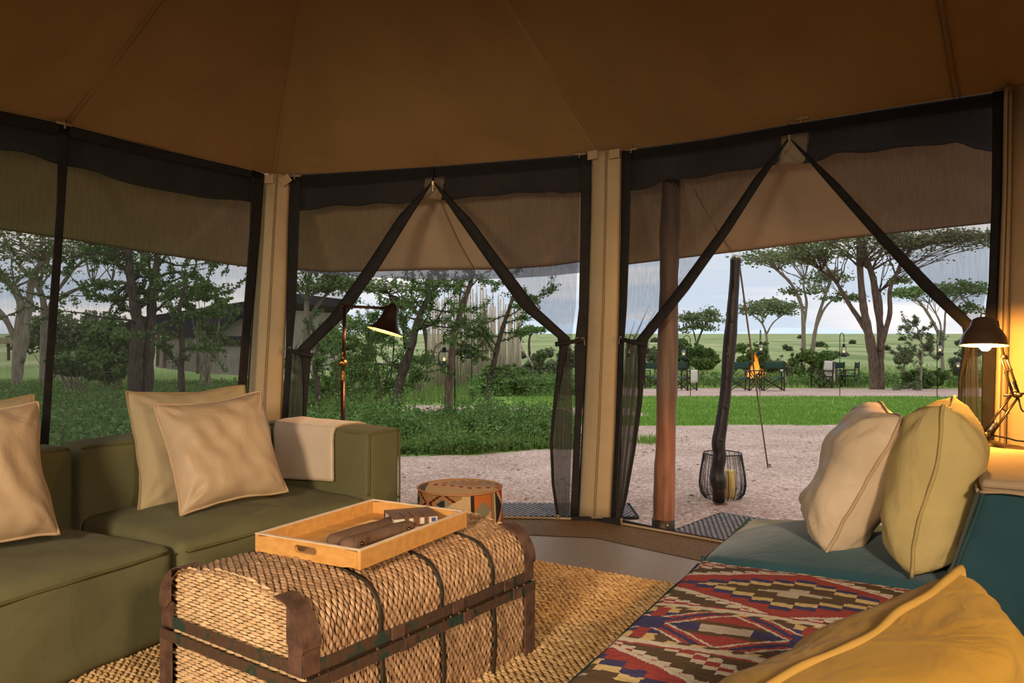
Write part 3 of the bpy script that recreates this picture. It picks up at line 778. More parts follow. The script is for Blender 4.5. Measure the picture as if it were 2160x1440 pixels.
# right hand cushions
def cushion_edge(label, nb, nt, fdir_b, fdir_t, thick, mat, pmat, seed, wr=.012):
    """thick cushion seen along its edge: nb, nt near bottom and top; fdir to the far corners"""
    return cushion('cushion', nt + fdir_t, nt, nb + fdir_b, nb, thick, mat, pmat, label, seed, .045, wr, ex=4.2, pw_=.5)
cushion_edge('cream satin cushion leaning on the straw yellow one, seen along its seam', V((1.13, 2.88, .40)), V((1.350, 2.76, .905)), V((.15, .47, .0)), V((.145, .47, .025)), .27, CREAM2, CREAM_P, 5, .022)
cushion_edge('straw yellow cushion between the cream cushion and the teal backrest', V((1.318, 2.64, .395)), V((1.41, 2.59, .958)), V((.27, .44, .01)), V((.27, .44, .0)), .28, STRAWY, STRAWY_P, 6, .016)
# mustard cushion in the foreground
T_, U_ = P(2036, 1192, 1.50), P(1470, 1540, 1.12)
cushion('cushion', T_, U_, T_ + V((.05, -.07, -.385)), U_ + V((-.02, -.09, -.29)), .40, MUST, MUST_P,
        'big mustard cushion lying on the kilim in the right foreground', 8, pinch=.04, wr=.03, pw=.009, ex=3.6, pw_=.5)

# ---- rug
RUGM = M('jute_rug', (.50, .32, .14), (.40, .235, .09), 30, .95, .6, 220, spec=.1)
rn = V((.86, -.51, 0)).normalized(); rd = V((-.51, -.86, 0)).normalized()
R0 = V((.10, 4.18, 0)); rug = root('jute_rug', R0 + rd*1.5, 'golden braided jute rug under the trunk and sofas', 'rug')
x0, x1, L_ = -2.15, 1.75, 3.6
rb = MB(); R_ = Matrix((rn, -rd, V((0, 0, 1)))).transposed()
rb.box(R0 + rn*(x0+x1)/2 + rd*L_/2 + V((0, 0, .008)), (x1-x0, L_, .010), R_); rb.build('backing', M('jute_backing', (.16, .09, .035), None, 30, .95), rug)
rows = np.arange(x0+.008, x1, .0175); cols_ = np.arange(0.01, L_, .030)
# braids run parallel to the back edge; every stitch is a small leaf shaped lump
rr = np.arange(.01, L_, .0175); cc = np.arange(x0+.01, x1, .032)
gx, gyy = np.meshgrid(cc, rr); sh = (np.arange(len(rr)) % 2)[:, None]*.5
gx = gx + sh*.032 + rng.normal(0, .002, gx.shape); gyy = gyy + rng.normal(0, .0008, gyy.shape) + .004*np.sin(gx*2.1)
n_ = gx.size; sl = rng.uniform(.8, 1.2, n_); hh = rng.uniform(.005, .009, n_)
tpl = np.array([(-.019, -.002, 0), (0, -.0085, 0), (.019, .002, 0), (0, .0085, 0), (-.006, 0, 1), (.006, 0, 1)])
ft_ = np.array([(0, 1, 4), (1, 5, 4), (1, 2, 5), (2, 3, 5), (3, 4, 5), (3, 0, 4)])
tw = rng.normal(0, .12, n_) + np.where((np.arange(len(rr)) % 2)[:, None] > 0, .22, -.22).repeat(len(cc), 1).ravel()
lx = tpl[None, :, 0]*sl[:, None]; ly = tpl[None, :, 1]*np.ones((n_, 1)); lz = tpl[None, :, 2]*hh[:, None] + .013
X = gx.ravel()[:, None] + lx*np.cos(tw)[:, None] - ly*np.sin(tw)[:, None]; Y = gyy.ravel()[:, None] + lx*np.sin(tw)[:, None] + ly*np.cos(tw)[:, None]
vv = np.array(R0)[None, None] + X[..., None]*np.array(rn) + Y[..., None]*np.array(rd) + lz[..., None]*np.array((0, 0, 1))
fs = (ft_[None] + (np.arange(n_)*6)[:, None, None]).reshape(-1, 3)
RUGI = M('jute_braid', (.74, .51, .26), (.48, .30, .135), island=True, rough=.85, spec=.15, c3=(.62, .41, .19))
o = npobj('braid', vv.reshape(-1, 3), fs, RUGI, rug); o['kind'] = 'stuff'

# ---- wicker trunk
Nn = V((-.558, 2.13, 0)); tu = V((.590, .807, 0)).normalized(); tw_ = V((-tu.y, tu.x, 0)); LT, WT = 1.05, .655
trunk = root('wicker_trunk', Nn + tu*LT/2 + tw_*WT/2, 'large woven wicker trunk with rusty iron straps, used as a coffee table', 'trunk')
WCORE = M('wicker_core', (.055, .028, .012), None, 20, .9)
WICK = M('wicker_strand', (.49, .305, .17), (.26, .15, .078), island=True, rough=.45, spec=.4, c3=(.40, .24, .13))
WICKE = M('wicker_strand_lit', (.64, .45, .255), (.47, .31, .165), island=True, rough=.6, spec=.3, c3=(.56, .38, .205))  # same wicker on the end faces, their stronger light put into the colour
def TP(x, y, z): return Nn + tu*x + tw_*y + V((0, 0, z))
# section of the body: front face bulges a little, the lid is rounded over both long edges
def section(y0=0.0):
    r = .105; top = .462; pts = [(0.0, .285)]
    for i in range(9):
        a = math.pi/2*i/8; pts.append((r-r*math.cos(a)-.004, top-r+r*math.sin(a)))
    for i in range(1, 6): pts.append((r + (WT-2*r)*i/6, top + .028*math.sin(math.pi*i/6)))
    for i in range(9):
        a = math.pi/2*i/8; pts.append((WT-r+r*math.sin(a)+.004, top-r+r*math.cos(a)))
    pts.append((WT, .285)); return pts
SEC = section()
class Path2:
    def __init__(s, pts):
        s.p = [V((a, b, 0)) for a, b in pts]; s.d = [0]
        for i in range(len(pts)-1): s.d.append(s.d[-1] + (s.p[i+1]-s.p[i]).length)
        s.L = s.d[-1]
    def at(s, l):
        l = min(max(l, 0), s.L-1e-6); i = 0
        while s.d[i+1] < l: i += 1
        f = (l-s.d[i])/(s.d[i+1]-s.d[i]); q = lerp(s.p[i], s.p[i+1], f); t = (s.p[i+1]-s.p[i]).normalized()
        return q, V((-t.y, t.x, 0))
LID = Path2(SEC)
cb = MB(); cb.grid(lambda u, v: TP(.012+(LT-.024)*u, *[c for c in (LID.at(LID.L*v)[0] + V((0, 0, 0)))[:2]]), 4, 60)
for x in (.012, LT-.012):
    vs = [TP(x, a, b) for a, b in SEC]; cb.add(vs, [tuple(range(len(vs)))])
cb.build('lid', WCORE, trunk, smooth=False)
bb = MB(); bb.box(TP(LT/2, WT/2, .14), (LT-.03, WT-.03, .27), Matrix((tu, tw_, V((0, 0, 1)))).transposed()); bb.build('body', WCORE, trunk)
SV = [(-.5, 0, 0), (-.12, -.5, .25), (-.12, .5, .25), (.12, -.5, .25), (.12, .5, .25), (.5, 0, 0), (-.14, 0, 1), (.14, 0, 1)]
SFc = [(0, 1, 6), (0, 6, 2), (1, 3, 7, 6), (2, 6, 7, 4), (3, 5, 7), (4, 7, 5)]
def strands(name, mat, mapf, La, Lb, pa, pb, ln, wd, ht, skip=None):
    """rows of overlapping strands; a is along the strand, b across"""
    b = MB(); nb = int(Lb/pb); na = int(La/pa)
    for j in range(nb):
        for i in range(-1, na+1):
            a0 = (i + .5 + (j % 2)*.5)*pa + random.uniform(-.003, .003); b0 = (j+.5)*Lb/nb
            if a0 < ln*.3 or a0 > La-ln*.3: continue
            if skip and skip(a0, b0): continue
            l = ln*random.uniform(.88, 1.12); w = wd*random.uniform(.85, 1.1); h = ht*random.uniform(.8, 1.2); sk = random.uniform(-.0015, .0015)
            vs = [mapf(min(max(a0 + q[0]*l, 0), La), b0 + q[1]*w + q[0]*sk, q[2]*h) for q in SV]
            b.add(vs, SFc)
    return b.build(name, mat, trunk, kind='stuff', smooth=True)
def lidmap(a, bb_, h):
    bb_ = -.004 + bb_*(LT+.008)/LT
    q, n = LID.at(a); q = q + n*h; return TP(bb_, q.x, q.y)
strands('lid_weave', WICK, lidmap, LID.L*.93, LT, .036, .0110, .047, .0112, .0100)
strands('body_weave', WICK, lambda a, b, h: TP(b, .012 - h - .012*math.sin(math.pi*a/.265), .005+a), .265, LT, .036, .0110, .047, .0112, .0100)
def endtop(y):
    r = .105
    yy = min(y, WT-y)
    return .466 + .024*math.sin(math.pi*(yy-r)/(WT-2*r)) if yy > r else .466-r+math.sqrt(max(0, r*r-(r-yy)**2))
strands('end_weave', WICKE, lambda a, b, h: TP(.012-h, a, b), WT, .500, .040, .0100, .052, .0104, .0085,
        lambda a, b: b > endtop(a)+.010)
strands('end_weave', WICKE, lambda a, b, h: TP(LT-.012+h, a, b), WT, .500, .040, .0100, .052, .0104, .0085, lambda a, b: b > endtop(a)+.010)
# iron straps over lid and body
def strap(x, w=.019):
    s = MB(); pts = [(lid.x, lid.y) for lid in (LID.at(LID.L*i/50)[0] + LID.at(LID.L*i/50)[1]*.0095 for i in range(51))]
    s.grid(lambda u, v: TP(x + (u-.5)*w, *pl(pts, v)), 1, 50)
    s.build('lid_strap', PAINTED if False else RUSTD, trunk, smooth=True, solid=.003)
    s = MB(); s.grid(lambda u, v: TP(x + (u-.5)*w, -.014+.004*0 - .010*math.sin(math.pi*v), .262*v+.004), 1, 14)
    s.build('body_strap', RUSTD, trunk, smooth=True, solid=.003)
RUSTD = M('dark_strap_iron', (.062, .040, .024), (.03, .03, .022), 30, .55, .2, 60, metal=.3)
for x in (.275, .545, .815): strap(x)
# two rails where lid meets body, with corner irons
def rail(name, z, off, hgt, mat):
    r = MB(); c = [(-off, -off), (LT+off, -off), (LT+off, WT+off), (-off, WT+off)]
    for i in range(4):
        a, d = c[i], c[(i+1) % 4]; n = 36
        for k in range(n):
            z1 = z + .0022*noise.noise((i*7+k*.35, z*50, 1)); z2 = z + .0022*noise.noise((i*7+(k+1)*.35, z*50, 1))
            p, q = TP(*[lerp(u_, w_, k/n) for u_, w_ in zip(a, d)], z1), TP(*[lerp(u_, w_, (k+1)/n) for u_, w_ in zip(a, d)], z2)
            r.beam(p, q + (q-p)*.02, .004, hgt)
    return r.build(name, mat, trunk)
rail('lid_rail', .302, .012, .034, PAINTED); rail('body_rail', .258, .017, .032, PAINTED)
for x in (.34, .62, .90):
    MB().box(TP(x, -.019, .303), (.055, .006, .036), Matrix((tu, tw_, V((0, 0, 1)))).transposed()).build('hinge_plate', RUST, trunk, bevel=.002)
    MB().box(TP(x+.05, -.022, .258), (.05, .006, .035), Matrix((tu, tw_, V((0, 0, 1)))).transposed()).build('hinge_plate', RUST, trunk, bevel=.002)
def corneriron(x, y, sxn, syn):
    c = MB(); th = .006; r = .105
    # upright angle iron on both faces, then a cap that follows the rounded lid edge
    for (z0_, z1_, o) in ((.0, .262, .015), (.285, .362, .011)):
        c.beam(TP(x-sxn*(o-.028), y-syn*o, z0_), TP(x-sxn*(o-.028), y-syn*o, z1_), .056+o, th, up=tuple(tw_)) if False else None
        R_ = Matrix((tu, tw_, V((0, 0, 1)))).transposed()
        c.box(TP(x+sxn*(.022-o*.5), y-syn*o, (z0_+z1_)/2), (.044+o, th, z1_-z0_), R_)
        c.box(TP(x-sxn*o, y+syn*(.022-o*.5), (z0_+z1_)/2), (th, .044+o, z1_-z0_), R_)
    def cap(u, v):
        a = math.pi/2*v*1.0; rr = r+.019
        return TP(x + sxn*(-.018 + .064*u), y + syn*(r - rr*math.cos(a)), .462-r + rr*math.sin(a))
    c.grid(cap, 3, 12)
    def face(u, v):
        a = math.radians(62)*u; rr = r+.019
        yy, zz = r - rr*math.cos(a), .462-r + rr*math.sin(a)
        lo = .350 - .012*u + (.030*max(0, u-.75)/.25)
        return TP(x - sxn*.018, y + syn*yy, lerp(zz, min(lo, zz), v))
    c.grid(face, 12, 3)
    c.build('corner_iron', RUST, trunk, smooth=False, solid=.003)
for (x, y, s1, s2) in ((0, 0, 1, 1), (LT, 0, -1, 1), (0, WT, 1, -1), (LT, WT, -1, -1)): corneriron(x, y, s1, s2)

# ---- tray with notebooks and a canvas roll
WOODT = M('honey_wood', (.62, .33, .10), (.52, .26, .07), 4, .42, .08, 30, spec=.4, stretch=(2, 12, 12), detail=6)
WHITEED = M('pale_tray_rim', (.72, .60, .47), (.65, .50, .36), 20, .5)
qt = V((.478, .878, 0)).normalized(); qw = V((-qt.y, qt.x, 0)); zt = .492
P2_ = Zp(760, 1203, zt); LQ, WQ, HQ, TH = .605, .435, .058, .013
RQ = Matrix((qt, qw, V((0, 0, 1)))).transposed()
def TQ(x, y, z): return P2_ + qt*x + qw*y + V((0, 0, z))
tray = root('serving_tray', TQ(LQ/2, WQ/2, 0), 'honey coloured wooden tray with handle slots, lying on the wicker trunk', 'tray')
MB().box(TQ(LQ/2, WQ/2, .006), (LQ-.01, WQ-.01, .010), RQ).build('base', WOODT, tray)
MB().box(TQ(LQ/2, TH/2, HQ/2), (LQ-.0006, TH, HQ), RQ).build('side', WOODT, tray, bevel=.002)
MB().box(TQ(LQ/2, WQ-TH/2, HQ/2), (LQ-.0006, TH, HQ), RQ).build('side', WOODT, tray, bevel=.002)
def endboard(x):
    """end with a rounded slot cut through it"""
    b = MB(); n = 20; sw, shh, zc = .092, .024, .033
    inner, outer = [], []
    for i in range(n):
        a = 2*math.pi*i/n; cx_, sy_ = math.cos(a), math.sin(a)
        iy = (sw/2-shh/2)*(1 if cx_ > 0 else -1) + shh/2*cx_; iz = shh/2*sy_
        inner.append((WQ/2+iy, zc+iz))
        k = 1/max(abs(cx_), abs(sy_)); outer.append((WQ/2 + max(-1, min(1, cx_*k))*(WQ/2-TH), HQ/2 + max(-1, min(1, sy_*k))*HQ/2))
    vs = []
    for xx in (x, x+TH):
        vs += [TQ(xx, a, c) for a, c in inner] + [TQ(xx, a, c) for a, c in outer]
    fs = []; m = 2*n
    for i in range(n):
        j = (i+1) % n
        fs += [(i, j, n+j, n+i), (m+i, m+n+i, m+n+j, m+j), (i, m+i, m+j, j), (n+i, n+j, m+n+j, m+n+i)]
    b.add(vs, fs); b.build('end_board', WOODT, tray, merge=True)
endboard(0); endboard(LQ-TH)
rim = MB()
for (c_, s_) in (((LQ/2, TH/2), (LQ, TH)), ((LQ/2, WQ-TH/2), (LQ, TH)), ((TH/2, WQ/2), (TH, WQ-2*TH)), ((LQ-TH/2, WQ/2), (TH, WQ-2*TH))):
    rim.box(TQ(*c_, HQ+.0012), (*s_, .003), RQ)
rim.build('rim', WHITEED, tray)
LEATH = M('brown_leather', (.10, .038, .022), (.15, .06, .03), 14, .6, .15, 90, spec=.2)
PAPER = M('page_edges', (.66, .60, .50), (.58, .52, .42), 60, .9, .4, 500, stretch=(1, 1, 30))
bx = qt*.72 + qw*.69; bx = V((.93, .37, 0)).normalized(); by = V((-bx.y, bx.x, 0)); RB = Matrix((bx, by, V((0, 0, 1)))).transposed()
def notebook(c, w, l, h, label, strapped):
    c = V(c); nb = root('notebook', c, label, 'notebook')
    MB().box(c + V((0, 0, h/2)), (w-.010, l-.010, h-.006), RB).build('pages', PAPER, nb)
    MB().box(c + V((0, 0, .0015)), (w, l, .003), RB).box(c + V((0, 0, h-.0015)), (w, l, .003), RB).box(c + by*(l/2-.0015) + V((0, 0, h/2)), (w, .003, h), RB).build('cover', LEATH, nb, bevel=.001)
    if strapped:
        for x in (-.035, .0, .036):
            s = MB(); wd = .02 if x == 0 else .013
            s.box(c + bx*x - by*(l/2+.001) + V((0, 0, h/2)), (wd, .003, h+.004), RB).box(c + bx*x - by*(l/2-.04) + V((0, 0, h+.0015)), (wd, .08, .003), RB)
            s.build('strap', LEATH, nb, bevel=.001)
        MB().box(c + bx*(w/2-.02) - by*(l/2-.001) + V((0, 0, h*.55)), (.014, .004, .012), RB).build('clasp', M('blue_enamel', (.04, .08, .25), (.03, .05, .16), 40, .4), nb, bevel=.001)
    return nb
bc = P(862, 1112, 2.86); bc.z = zt+.0115
notebook(bc, .165, .15, .022, 'thin pale paged notebook lowest of the stack in the tray', False)
notebook(bc + V((.008, .006, .0225)), .165, .15, .030, 'brown leather notebook with straps, topmost of the stack in the tray', True)
CROLL = M('brown_canvas', (.17, .105, .07), (.13, .078, .05), 9, .9, .3, 350, spec=.1)
cr_ = root('canvas_pouch', TQ(.23, .17, .012), 'folded brown canvas pouch with buttoned flaps lying in the tray', 'pouch')
def pouch(y0, hgt, x0_, x1_, nm, wob):
    b = MB(); c0, c1 = TQ(x0_, y0, .012), TQ(x1_, y0-.03, .012); d = (c1-c0).normalized(); n = V((-d.y, d.x, 0))
    def fn(u, v):
        a = 2*math.pi*v; e_ = min(1, min(u, 1-u)*14)**.5
        p = lerp(c0, c1, u) + n*(.030*math.cos(a)*e_*(1+.1*math.sin(u*9+wob))) + V((0, 0, hgt*.5 + hgt*.5*math.sin(a)*e_))
        p += V((0, 0, .004*nz3(p, 22)*e_)) ; return p
    b.grid(fn, 40, 18); b.build(nm, CROLL, cr_, smooth=True); return c0, d, n
c0, d0, n0 = pouch(.215, .045, .10, .50, 'body', 0)
c1_, d1_, n1_ = pouch(.150, .042, .09, .44, 'body', 2)
for x in (.055, .285):
    q = c1_ + d1_*x
    flp = MB().box(q - n1_*.031 + V((0, 0, .024)), (.05, .006, .034), Matrix((d1_, n1_, V((0, 0, 1)))).transposed()).build('flap', CROLL, cr_, bevel=.003)
    MB().sphere(q - n1_*.036 + V((0, 0, .022)), .007, 10).build('button', BRASS, flp, smooth=True)

# ---- kilim covered pouffe
pc = V((-.264, 4.03, 0)); pr, ph = .21, .43
pouf = root('pouffe', pc, 'round pouffe covered in orange, grey and black kilim, by the door', 'pouffe')
BLK, ORG_, GRN, SAND, RD2 = (.03, .022, .018), (.42, .13, .035), (.20, .185, .115), (.50, .35, .19), (.36, .045, .035)
def psid(a, z):
    """a: metres along the side seen from the door, z: height"""
    y = ph - z
    if a < .235:
        xx = abs(((a+.005) % .118)-.059); yy = abs(((y+.01) % .118)-.059); m = xx+yy
        if a > .235 - (y)*1.2 + .02: return SAND
        s = math.floor(m/.0115)
        if s < 2: return BLK if a % .118 < .06 else GRN
        return (GRN, ORG_, GRN, ORG_, BLK, ORG_, GRN, ORG_)[int(s) % 8]
    if a < .262: return SAND
    if a < .275: return BLK
    if a < .335:
        st = .018*math.floor(abs(a-.305)/.008)
        if y < .045 + st*.6: return ORG_
        return GRN if y < .12-st*.5 else SAND
    if a < .342: return RD2
    if a < .362: return SAND if (a > .352) else GRN
    q = abs(y-.085); 
    if a-.362 < .05-q*.6: return BLK
    if a-.362 < .068-q*.6: return SAND
    return RD2
def ptop(x, y):
    m = abs(x-.06)/1.5 + abs(y+.0)*1.35; s = int(m/.019)
    if x < -.165: return (.10, .08, .10)
    if s < 3: return (.42, .22, .12)
    if s < 5: return (.33, .30, .24)
    if s < 6: return (.45, .30, .20)
    if s < 8 and int((x+1)*45) % 2: return RD2
    return (.34, .28, .20) if x > .10 and y > .03 else SAND
vs, fs_, cl = [], [], []
na, nzv = 220, 70
right0 = math.pi  # the side seen from the camera runs from angle pi (left) through -pi/2 to 0 (right)
for j in range(nzv+1):
    for i in range(na):
        an = 2*math.pi*i/na; z = ph*j/nzv*.985; bul = pr + .008*math.sin(math.pi*j/nzv)
        vs.append((bul*math.cos(an), bul*math.sin(an), z))
for j in range(nzv):
    for i in range(na):
        fs_.append((j*na+i, j*na+(i+1) % na, (j+1)*na+(i+1) % na, (j+1)*na+i))
        an = 2*math.pi*(i+.5)/na; al = ((an - math.pi) % (2*math.pi))*pr*.66
        cl += [(*psid(al % .44, ph*(j+.5)/nzv), 1)]*4
o0 = len(vs); nr = 40
for k in range(nr+1):
    r_ = pr*(1-k/nr)
    for i in range(na):
        an = 2*math.pi*i/na; vs.append((r_*math.cos(an), r_*math.sin(an), ph*.985 + .018*(1-(r_/pr)**2) + (0)))
for k in range(nr):
    for i in range(na):
        fs_.append((o0+k*na+i, o0+k*na+(i+1) % na, o0+(k+1)*na+(i+1) % na, o0+(k+1)*na+i))
        r_ = pr*(1-(k+.5)/nr); an = 2*math.pi*(i+.5)/na
        cl += [(*ptop(r_*math.cos(an), r_*math.sin(an)), 1)]*4
me = bpy.data.meshes.new('cover'); me.from_pydata(vs, [], fs_); me.update(); me.polygons.foreach_set('use_smooth', [True]*len(me.polygons))
att = me.color_attributes.new('dye', 'FLOAT_COLOR', 'CORNER'); att.data.foreach_set('color', np.array(cl, np.float32).ravel())
o = link('cover', me, VC, pouf)
MB().tube([pc + V((pr*1.005*math.cos(a), pr*1.005*math.sin(a), ph*.985)) for a in [2*math.pi*i/60 for i in range(60)]], .006, 6, closed=True).build('piping', M('pouffe_piping', (.36, .17, .07), None, 9, .9), pouf, smooth=True)

# ---- brass floor lamp behind the armrest
fx = V((-1.002, 4.72, 0)); lampz = 1.362
fl_ = root('floor_lamp', fx, 'tall bronze floor lamp with a bell shade behind the olive armrest', 'lamp')
BRZ = M('bronze', (.075, .032, .02), (.045, .022, .015), 12, .35, .1, 60, metal=.85)
MB().lathe([(.0, .022), (.10, .02), (.13, .012), (.135, 0)], fx, 28, cap=False).build('base', BRZ, fl_, smooth=True)
MB().tube([fx + V((0, 0, .015)), fx + V((0, 0, .93))], .0145, 12).build('pole', BRZ, fl_, smooth=True)
MB().tube([fx + V((.004, 0, 1.0)), fx + V((.010, 0, 1.36))], .0105, 12).build('upper_pole', BRZ, fl_, smooth=True)
MB().lathe([(.0155, .92), (.017, .925), (.0155, .935), (.017, .942), (.0155, .95), (.016, .958), (.012, .965), (.010, .985), (.016, .992)], fx, 16).build('collar', BRASS, fl_, smooth=True)
MB().sphere(fx + V((.002, 0, 1.025)), .026, 14).sphere(fx + V((-.012, -.02, 1.025)), .014, 10).lathe([(.012, 1.048), (.015, 1.055), (.010, 1.062), (.0105, 1.09)], fx, 12).build('knuckle', BRASS, fl_, smooth=True)
MB().tube([fx + V((-.012, 0, lampz)), fx + V((.26, .02, lampz-.012))], .0085, 10).sphere(fx + V((0, 0, lampz)), .014, 10).sphere(fx + V((.255, .02, lampz-.012)), .016, 10).build('arm', BRZ, fl_, smooth=True)
ax_ = V((-.20, -.10, -1)).normalized()         # shade axis, mouth tipped towards the left and the viewer
ax_ = V((-.27, -.13, -1)).normalized()
s0 = fx + V((.295, .02, lampz+.012)); Rsh = ax_.to_track_quat('Z', 'Y').to_matrix()
prof = [(.014, -.005), (.018, .0), (.034, .022), (.040, .04), (.047, .07), (.056, .10), (.070, .13), (.090, .155), (.108, .170), (.112, .172)]
shf = MB().lathe(prof, s0, 36, Rsh).build('shade', M('dark_bronze', (.03, .018, .014), (.045, .025, .018), 12, .4, .05, 60, metal=.7), fl_, smooth=True)
MB().lathe([(r-.003, z_+.001) for r, z_ in prof], s0, 36, Rsh).build('shade_lining', M('gilt_lining', (.75, .5, .2), (.65, .4, .15), 10, .5), shf, smooth=True)
MB().sphere(s0 + ax_*.105, .022, 12).build('bulb', emis('floor_lamp_bulb', (1, .62, .25), 25), shf, smooth=True)
MB().sphere(s0 + V((.045, 0, -.02)), .011, 8).build('screw', BRZ, shf, smooth=True)
lamp('floor_lamp_light', 'POINT', tuple(s0 + ax_*.135), 9.0, (1, .58, .24), .02)

# ---- anglepoise desk lamp on a small table behind the teal backrest
tb0 = V((2.02, 3.40, 0)); tt = root('side_table', tb0, 'small dark side table tucked behind the teal backrest, bearing the desk lamp', 'table')
DKW = M('dark_wood', (.05, .028, .016), (.035, .02, .012), 6, .5, .1, 40, stretch=(8, 8, 1))
MB().lathe([(0, .70), (.15, .70), (.155, .705), (.155, .715), (.15, .72), (0, .72)], tb0, 32).build('table_top', DKW, tt)
for a in (0.5, 2.07, 3.64, 5.21):
    MB().tube([tb0 + V((.11*math.cos(a), .11*math.sin(a), .70)), tb0 + V((.13*math.cos(a), .13*math.sin(a), 0))], [.014, .011], 8).build('leg', DKW, tt, smooth=True)
dl = root('desk_lamp', V((2.0, 3.36, .72)), 'lit jointed desk lamp with a dark dome shade at the right edge', 'lamp')
LM = M('lamp_metal', (.10, .075, .05), (.07, .05, .035), 14, .3, .05, 60, metal=.9)
b0 = V((2.0, 3.36, .72)); elbow = P(2143, 832, 3.34); head = P(2117, 752, 3.32); sh = P(2075, 700, 3.28)
MB().lathe([(.0, .03), (.05, .026), (.065, .012), (.068, 0)], b0, 28).build('base', LM, dl, smooth=True)
k0 = b0 + V((.0, 0, .05))
def para(a, c, off, nm):
    d = (c-a).normalized(); s = d.cross(V((0, 1, 0))).normalized()
    for o_ in (-off, off):
        MB().tube([a + s*o_, c + s*o_*.8], .0052, 8).build('arm_rod', LM, dl, smooth=True)
    for f in (.3, .62): MB().tube([lerp(a, c, f) - s*(off+.006), lerp(a, c, f) + s*(off+.006)], .003, 6).build('spacer', LM, dl)
    m = lerp(a, c, .18); sp = MB(); n = 40; pts = []
    for i in range(n*2):
        an = i*.8; q = lerp(a, c, .12 + .22*i/(n*2)); pts.append(q + s*.007*math.cos(an) + V((0, .007*math.sin(an), 0)))
    sp.tube(pts, .0016, 4); sp.build('spring', CHROME, dl, smooth=True)
MB().tube([b0 + V((0, 0, .02)), k0 + V((0, 0, .01))], .011, 10).sphere(k0, .018, 10).build('base_joint', LM, dl, smooth=True)
para(k0, elbow, .017, 'lower'); para(elbow, head, .013, 'upper')
MB().sphere(elbow, .015, 10).tube([elbow + V((0, -.03, 0)), elbow + V((0, .03, 0))], .009, 10).tube([elbow + V((-.05, 0, -.004)), elbow + V((.035, 0, .004))], .005, 6).build('elbow_joint', LM, dl, smooth=True)
MB().tube([head, sh + V((.055, 0, .045))], .006, 8).sphere(head, .012, 10).build('head_joint', LM, dl, smooth=True)
dome = [(.012, .062), (.026, .060), (.040, .052), (.046, .042), (.050, .026), (.056, .018), (.070, .0), (.082, -.022), (.088, -.046), (.091, -.052), (.091, -.055)]
Rd = V((.05, .09, 1)).normalized().to_track_quat('Z', 'Y').to_matrix()
shd = MB().lathe(dome, sh, 40, Rd).tube(smooth_pts([sh + V((-.012, 0, .058)), sh + V((-.008, 0, .075)), sh + V((.010, 0, .075)), sh + V((.014, 0, .058))], 4), .003, 6).build('shade', M('brown_enamel', (.06, .035, .022), (.05, .03, .02), 9, .3, .03, 40, spec=.5), dl, smooth=True)
MB().lathe([(max(.004, r-.0025), z_-.0012) for r, z_ in dome], sh, 40, Rd).build('shade_lining', M('lamplit_enamel', (.75, .45, .12), None, 9, .4), shd, smooth=True)  # yellow light of the bulb is put into the lining colour
bu = sh + V((.004, -.004, -.045))
MB().lathe([(0, -.034), (.010, -.033), (.020, -.024), (.024, -.010), (.022, .006), (.014, .022), (.012, .04)], bu, 18).build('bulb', emis('desk_lamp_bulb', (1, .62, .18), 22), shd, smooth=True)
lamp('desk_lamp_light', 'POINT', tuple(sh + V((.003, -.004, -.088))), 34, (1, .46, .085), .02)
MB().tube(smooth_pts([elbow + V((.01, 0, -.01)), elbow + V((.03, 0, -.07)), elbow + V((.09, 0, -.05)), elbow + V((.16, .02, -.1))], 6), .0035, 6).tube(smooth_pts([k0 + V((.03, 0, 0)), k0 + V((.12, 0, -.02)), k0 + V((.2, .02, -.06)), k0 + V((.22, .05, -.3))], 6), .0035, 6).build('cord', BLACKTAPE, dl, smooth=True)
# ================================================================ outside
def ground_kind(x, y):
    """1 gravel, 0 lawn, -1 long grass"""
    r = x/max(y, .1)
    nzv = .25*noise.noise((x*1.3, y*.6, 0)) + .5*noise.noise((x*.3, y*.2, 4))
    if y < 8.1 + .35*(x+1.2)*.9 + nzv*.6 and x < .75: return 1 if x > -2.1-.25*(y-5) else -1
    if x >= .75 and y < 11.4 + nzv*.5: return 1
    if x < .75 + (y-9)*.05 and y < 13.0 + nzv*.4: return -1                     # herb patch
    if 13 < y + 2 and y < 15.4 + nzv*.4 - .25*x and x < 2.2 and x > -2.4 and (x < .75 or y > 13): return 1             # footpath
    if y < 19.6 + nzv*.5 + .07*max(0, x-8)*-1 and x > -.8: return 0             # lawn
    if x > 2.6 and y < 27.5 + nzv*1.0 - .0*x and y > 19.0: return 1             # fire terrace
    if x > 7 and abs(y - (39 - .45*(x-7)*1.0)) < .55: return 1                  # tracks in the grass
    if x > 7 and abs(y - (44 - .45*(x-7)*1.0)) < .55: return 1
    return -1
GRAV, gt_, gb, go = newmat('ground_surface'); MATS['ground_surface'] = GRAV
a = N(gt_, 'ShaderNodeVertexColor'); a.layer_name = 'cover'
co = N(gt_, 'ShaderNodeTexCoord')
def ramp(t, src, cs):
    r = N(t, 'ShaderNodeValToRGB'); e = r.color_ramp.elements; e[0].position, e[1].position = cs[0][0], cs[-1][0]
    e[0].color = (*cs[0][1], 1); e[1].color = (*cs[-1][1], 1)
    for p_, c_ in cs[1:-1]:
        q = e.new(p_); q.color = (*c_, 1)
    t.links.new(src, r.inputs[0]); return r
vo = N(gt_, 'ShaderNodeTexVoronoi', Scale=62.0); gt_.links.new(co.outputs['Object'], vo.inputs[0])
sp = N(gt_, 'ShaderNodeSeparateXYZ'); gt_.links.new(vo.outputs['Color'], sp.inputs[0])
r1 = ramp(gt_, sp.outputs[0], [(0, (.20, .13, .10)), (.15, (.36, .25, .195)), (.6, (.47, .345, .28)), (.9, (.56, .44, .37)), (1, (.72, .62, .55))])
